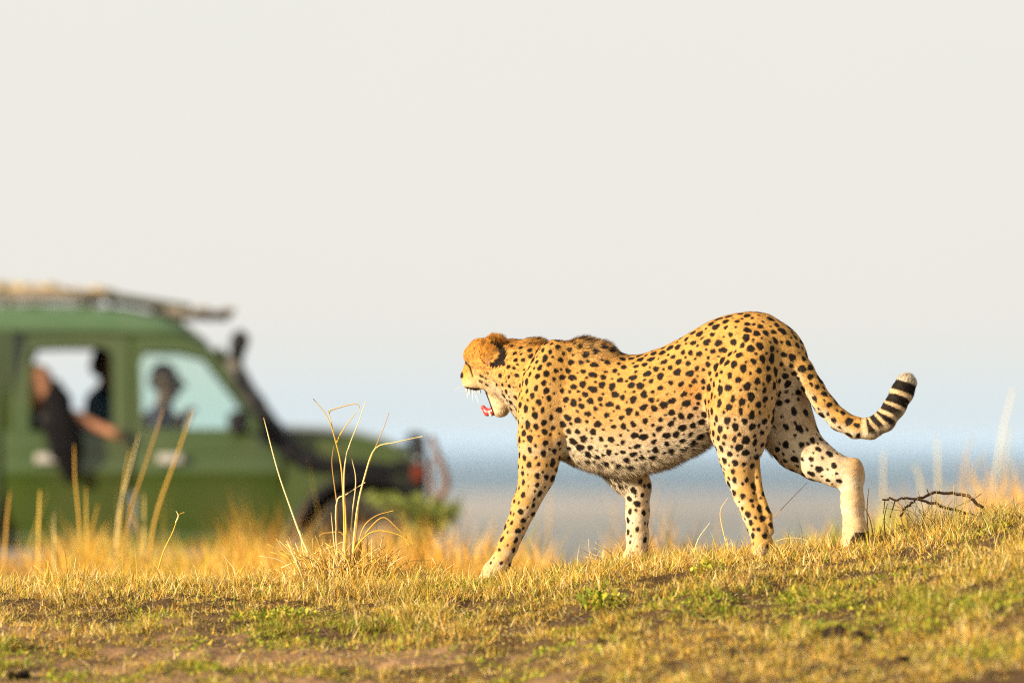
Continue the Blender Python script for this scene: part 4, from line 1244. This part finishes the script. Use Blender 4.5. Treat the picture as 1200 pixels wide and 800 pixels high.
tuft = [[(367, 467), (384, 489), (394, 520), (400, 548), (403, 600), (405, 665)],
        [(385, 481), (392, 511), (398, 536), (403, 572), (405, 605), (407, 665)],
        [(429, 469), (420, 495), (410, 520), (405, 538), (403, 570), (404, 668)],
        [(422, 481), (417, 473), (389, 480), (386, 484)],
        [(417, 483), (400, 507), (394, 520)],
        [(456, 483), (449, 503), (440, 524), (431, 547), (422, 577), (419, 605), (414, 668)],
        [(495, 511), (464, 518), (440, 525), (428, 556), (418, 600), (412, 668)],
        [(412, 536), (417, 564), (412, 610), (411, 668)],
        [(428, 565), (406, 579), (394, 592), (396, 668)],
        [(391, 522), (389, 542), (392, 569), (395, 594), (395, 632), (397, 668)],
        [(461, 598), (439, 605), (424, 622), (415, 666)],
        [(484, 637), (466, 619), (450, 606), (436, 616), (424, 634), (417, 668)],
        [(479, 638), (469, 627), (439, 622), (418, 640), (410, 668)],
        [(375, 640), (374, 628), (385, 624), (403, 627), (405, 668)],
        [(403, 634), (367, 649), (330, 665)], [(329, 645), (355, 655), (372, 668)],
        [(430, 640), (420, 632), (408, 668)], [(388, 600), (392, 640), (398, 668)], [(440, 640), (424, 655), (415, 670)]]
straw_obj('grass_tuft', tuft, .12, .0036, 'tall dry tuft of bent straw stems standing alone on the bank', 'grass', base_fan=300, parent_loc=(405, 672), fan_c=(0, .26, .19))
straw_obj('grass_tuft', [], .16, .0026, 'low straw tuft beside the single leaning stalk', 'grass', base_fan=110, parent_loc=(335, 678), fan_c=(0, .17, .10))
straw_obj('grass_tuft', [], .18, .0026, 'low gold and olive tuft between the tall dry tuft and the near forepaw', 'grass', base_fan=110, parent_loc=(488, 678), fan_c=(0, .17, .12), pal=np.concatenate((STRAW, GREEN[:2])))
straw_obj('grass_stalk', [[(309, 489), (325, 550), (340, 594), (352, 627), (364, 655), (371, 676)]], .10, .0048, 'single thick straw stalk leaning left beside the tall dry tuft', 'grass', parent_loc=(371, 675), jit=.005)
straw_obj('grass_stalk', [[(216, 600), (209, 604), (203, 622), (192, 645), (185, 668)], [(206, 598), (209, 604), (206, 612)]], .12, .0030, 'short forked straw stalk on the bank in front of the front door', 'grass', parent_loc=(186, 670), jit=.004)
straw_obj('grass_stalk',
          [[(946, 565), (915, 597), (895, 618), (868, 652)], [(853, 583), (844, 600), (849, 628), (856, 655)], [(955, 638), (935, 630), (910, 634), (896, 652)], [(832, 612), (818, 632), (812, 655)]], -.02, .0024,
          'thin curved straw stems round the near hind foot of the cheetah', 'grass', parent_loc=(870, 655), jit=.03)
straw_obj('grass_stalk', [[(1018, 572), (1016, 600), (1019, 645)], [(1012, 592), (1020, 610), (1027, 648)], [(1031, 615), (1034, 645)], [(1035, 608), (1048, 628), (1060, 645)], [(1040, 590), (1036, 612), (1042, 648)]], .05, .0030,
          'dark dry stems standing behind the raised hind heel of the cheetah', 'grass', parent_loc=(1025, 645), pal=STRAW * .42, jit=.02)
DT = np.array(((.50, .36, .08), (.36, .30, .06), (.58, .42, .14), (.28, .22, .06)))
straw_obj('grass_tuft', [], .0, .0026, 'olive and gold grass tuft on the bank below the thorny branch', 'grass', base_fan=110, parent_loc=(1092, 640), fan_c=(0, .16, .17), pal=DT)
straw_obj('grass_tuft', [], -.25, .0026, 'low dark-rooted grass tuft near the top of the mound', 'grass', base_fan=130, parent_loc=(1160, 668), fan_c=(0, .20, .12), pal=DT)
straw_obj('grass_tuft', [], .15, .0024, 'upright straw tuft beside the far forefoot of the cheetah', 'grass', base_fan=70, parent_loc=(722, 660), fan_c=(0, .14, .12))
straw_obj('grass_tuft', [], .18, .0024, 'small straw tuft in front of the rear door of the vehicle', 'grass', base_fan=80, parent_loc=(92, 682), fan_c=(0, .2, .11))
# blurred stalks before the vehicle
for i, L in enumerate(([(192, 478), (172, 540), (150, 612), (146, 690)], [(226, 480), (205, 540), (181, 612), (172, 690)], [(163, 508), (152, 550), (139, 604), (134, 690)], [(152, 525), (146, 560), (140, 620), (138, 690)],
                       [(87, 520), (88, 560), (93, 612), (98, 690)], [(47, 573), (46, 600), (44, 690)], [(12, 575), (8, 610), (4, 690)], [(169, 578), (169, 620), (168, 690)], [(63, 600), (64, 690)], [(101, 570), (102, 690)], [(115, 590), (104, 640), (100, 690)], [(150, 590), (163, 625), (172, 690)])):
    straw_obj('grass_stalk', [L], 5.0 + .3 * (i % 4), .0058, 'tall blurred straw stalk in front of the green vehicle doors', 'grass', 'straw stalks in front of the vehicle', parent_loc=(L[-1][0], 690), jit=.02)
for i, L in enumerate(([(1036, 525), (1035, 560), (1036, 690)], [(1098, 512), (1099, 545), (1101, 690)], [(1068, 545), (1078, 562), (1092, 690)], [(1188, 455), (1176, 500), (1166, 560), (1150, 690)],
                       [(1139, 512), (1130, 550), (1118, 690)], [(1184, 500), (1178, 540), (1170, 690)], [(1155, 530), (1140, 560), (1120, 690)], [(845, 600), (838, 640), (834, 690)], [(645, 570), (643, 620), (640, 690)])):
    straw_obj('grass_stalk', [L], 9.0 + .4 * (i % 3), .0055, 'tall blurred straw stalk rising beyond the crest against the blue plain', 'grass', 'straw stalks beyond the crest', parent_loc=(L[-1][0], 690), jit=.02)

# thorny branch lying on the mound
def thorn_branch():
    y = .12
    org = P(1150, 612, y)
    A = lambda a, b, d=0: P(a, b, y + d) - org
    b1 = spline([A(1034, 585, -.06), (A(1050, 584, -.05)), A(1067, 584, -.03), A(1090, 589), A(1125, 599, .02), A(1150, 608, .03), A(1160, 616, .03)], 5)
    b2 = spline([A(1055, 604, .05), A(1060, 596, .05), A(1067, 590, .04), A(1085, 580, .02), A(1112, 577), A(1135, 582), A(1150, 595), A(1155, 610), A(1156, 622)], 5)
    e = empty('thorn_branch', org)
    tag(e, 'bare thorny twig arching over the grass behind the cheetah tail', 'branch')
    for b in (b1, b2):
        for i in range(1, len(b) - 1): b[i] = b[i] + np.array([random.gauss(0, .0022) for _ in range(3)])
    tubes_obj('stem', [(b1, [.0030 + .0036 * i / len(b1) for i in range(len(b1))], 6)], M['bark'], e)
    tubes_obj('stem', [(b2, [.0036 + .0032 * i / len(b2) for i in range(len(b2))], 6)], M['bark'], e)
    tw = [([A(1049, 586), A(1046, 596, -.02), A(1043, 606, -.03)], .0022, 5), ([A(1037, 586, -.05), A(1036, 595, -.06), A(1035, 602, -.06)], .0016, 5),
          ([A(1140, 585), A(1146, 581, -.02), A(1150, 578, -.03)], .0018, 5), ([A(1089, 580), A(1086, 573, -.01)], .0020, 5)]
    for q in tw: tubes_obj('twig', [q], M['bark'], e)
    th = []
    for b in (b1, b2):
        for i in range(2, len(b) - 2, 2):
            d = np.array((random.uniform(-.5, .5), random.uniform(-1, 1), random.choice((-1, 1)) * random.uniform(.6, 1))); d /= np.linalg.norm(d)
            th.append(([b[i], b[i] + d * random.uniform(.008, .015)], [.0016, .0003], 4))
    tubes_obj('thorns', th, M['bark'], e)['kind'] = 'stuff'
thorn_branch()

# leafy weeds on the bank
def leaf_blades(n, R, H, rg, size, org):
    V_, F_, C_ = [], [], []
    for i in range(n):
        a = rg.uniform(0, 6.28); r = R * math.sqrt(rg.random())
        gx, gy = org[0] + r * math.cos(a), org[1] + r * math.sin(a) * .8
        b0 = np.array((gx - org[0], gy - org[1], float(ground_z(gx, gy)) - org[2]))
        a2 = rg.uniform(0, 6.28); el = rg.uniform(.25, 1.3)
        d = np.array((math.cos(a2) * math.cos(el), math.sin(a2) * math.cos(el), math.sin(el)))
        sdv = np.cross(d, (0, 0, 1)); sdv /= np.linalg.norm(sdv) + 1e-6
        L = size * rg.uniform(.6, 1.3); w = L * rg.uniform(.16, .28)
        b0 = b0 + np.array((0, 0, H * rg.random() * (1 - r / R * .7)))
        m = b0 + d * L * .5 + np.array((0, 0, L * .06)); t_ = b0 + d * L - np.array((0, 0, L * .18))
        k = len(V_)
        V_ += [b0, m - sdv * w, m + np.array((0, 0, -w * .35)), m + sdv * w, t_]
        F_ += [(k, k + 2, k + 1), (k, k + 3, k + 2), (k + 1, k + 2, k + 4), (k + 2, k + 3, k + 4)]
        C_ += [GREEN[rg.integers(0, 4)] * rg.uniform(.7, 1.15)] * 5
    return np.array(V_), np.array(F_), np.array(C_)

def weed(px, py, y, R, H, n, size, label, seed):
    rg = np.random.default_rng(seed)
    org = P(px, py, y); org[2] = float(ground_z(org[0], org[1]))
    V_, F_, C_ = leaf_blades(n, R, H, rg, size, org)
    o = link('weed', np_mesh('weed', V_, F_, C_, False), M['grass']); o.location = org
    tag(o, label, 'weed')

def on_bank(px, py):
    """where the sight line through a pixel meets the bank"""
    d = np.linspace(-4.4, .5, 800); p = np.array([P(px, py, q) for q in d])
    h = p[:, 2] - ground_z(p[:, 0], p[:, 1]); i = np.argmax(h < 0)
    return d[i] if h[i] < 0 else 0.0
for (px, py, R, H, n, sz, lab) in ((705, 712, .075, .05, 130, .034, 'dark green leafy weed on the bank below the cheetah belly'),
                                   (338, 722, .10, .035, 150, .026, 'bright green weed patch on the bank below the tall dry tuft'),
                                   (290, 728, .07, .03, 90, .024, 'yellow-green weed left of the bright weed patch'),
                                   (828, 668, .06, .035, 90, .024, 'bright green weed by the near hind foot of the cheetah'),
                                   (495, 712, .05, .025, 70, .024, 'small bright weed on the bank before the near forepaw'),
                                   (1075, 742, .09, .03, 110, .022, 'green weed on the bank right of the dark clod'),
                                   (665, 745, .07, .025, 80, .022, 'low weed on bare soil below the dark leafy weed')):
    weed(px, py, on_bank(px, py), R, H, n, sz, lab, px)

# dark clods of earth
def clod(px, py, r, label, seed):
    y = on_bank(px, py); org = P(px, py, y); org[2] = float(ground_z(org[0], org[1]))
    rg = np.random.default_rng(seed); s = SDF()
    for i in range(5):
        c = np.array((rg.normal(0, r * .7), rg.normal(0, r * .4), r * .35 + abs(rg.normal(0, r * .2))))
        s.add(c, c + rg.normal(0, r * .3, 3), r * rg.uniform(.4, .7), r * rg.uniform(.3, .6), 1, r * .3)
    V_, F_ = s.mesh(r * .12, 0)
    V_ = V_ + r * .18 * (noise3(V_[:, 0] / r * 4, V_[:, 1] / r * 4, V_[:, 2] / r * 4, seed) - .5)[:, None]
    o = link('clod', np_mesh('clod', V_, F_), M['stone']); o.location = org
    tag(o, label, 'clod')
clod(990, 750, .034, 'dark crumbly clod of earth lying on the right of the bank', 4)
clod(24, 796, .022, 'small dark clod on the bare soil at the foot of the bank', 8)
clod(1058, 775, .016, 'small brown clod on the low grass below the larger dark clod', 12)
clod(708, 755, .012, 'little dark pebble of earth beside the low weed on soil', 15)

# thorn shrub before the vehicle's front bumper
def shrub():
    y = 13.0
    org = P(500, 690, y); org[2] = float(ground_z(org[0], y))
    A = lambda a, b, d=0: P(a, b, y + d) - org
    e = empty('thorn_shrub', org)
    tag(e, 'small green thorn shrub with a bare brown stem at the front bumper of the vehicle', 'shrub')
    base = np.array((0, 0, -.02))
    tubes_obj('trunk', [(spline([A(505, 511), A(513, 531), A(524, 566), A(510, 592), A(502, 627), base], 5), [.016 + .012 * i / 25 for i in range(26)], 7),
                        (spline([A(506, 535, .05), A(505, 560, .05), A(508, 594)], 4), .012, 6), (spline([A(440, 588, -.1), A(470, 600, -.1), A(503, 625)], 4), .012, 6), (spline([A(538, 588, .1), A(520, 600, .1), A(505, 620)], 4), .010, 6)], M['bark'], e)
    rg = np.random.default_rng(3); V_, F_, C_ = [], [], []
    for (cx, cy, w, h, n) in ((470, 590, 34, 10, 210), (500, 604, 26, 14, 210), (522, 600, 16, 14, 130), (445, 582, 16, 5, 60), (486, 630, 26, 18, 130)):
        for i in range(n):
            c = A(cx + rg.normal(0, w * .5), cy + rg.normal(0, h * .5), rg.normal(0, .12))
            d = rg.normal(0, 1, 3); d /= np.linalg.norm(d); q = np.cross(d, rg.normal(0, 1, 3)); q /= np.linalg.norm(q)
            L = rg.uniform(.018, .038); k = len(V_)
            V_ += [c - d * L, c + q * L * .45, c + d * L, c - q * L * .45]; F_ += [(k, k + 1, k + 2), (k, k + 2, k + 3)]
            C_ += [np.array((.16, .19, .045)) * rg.uniform(.6, 1.6)] * 4
    o = link('foliage', np_mesh('foliage', np.array(V_), np.array(F_), np.array(C_), False), M['grass'], e)
shrub()
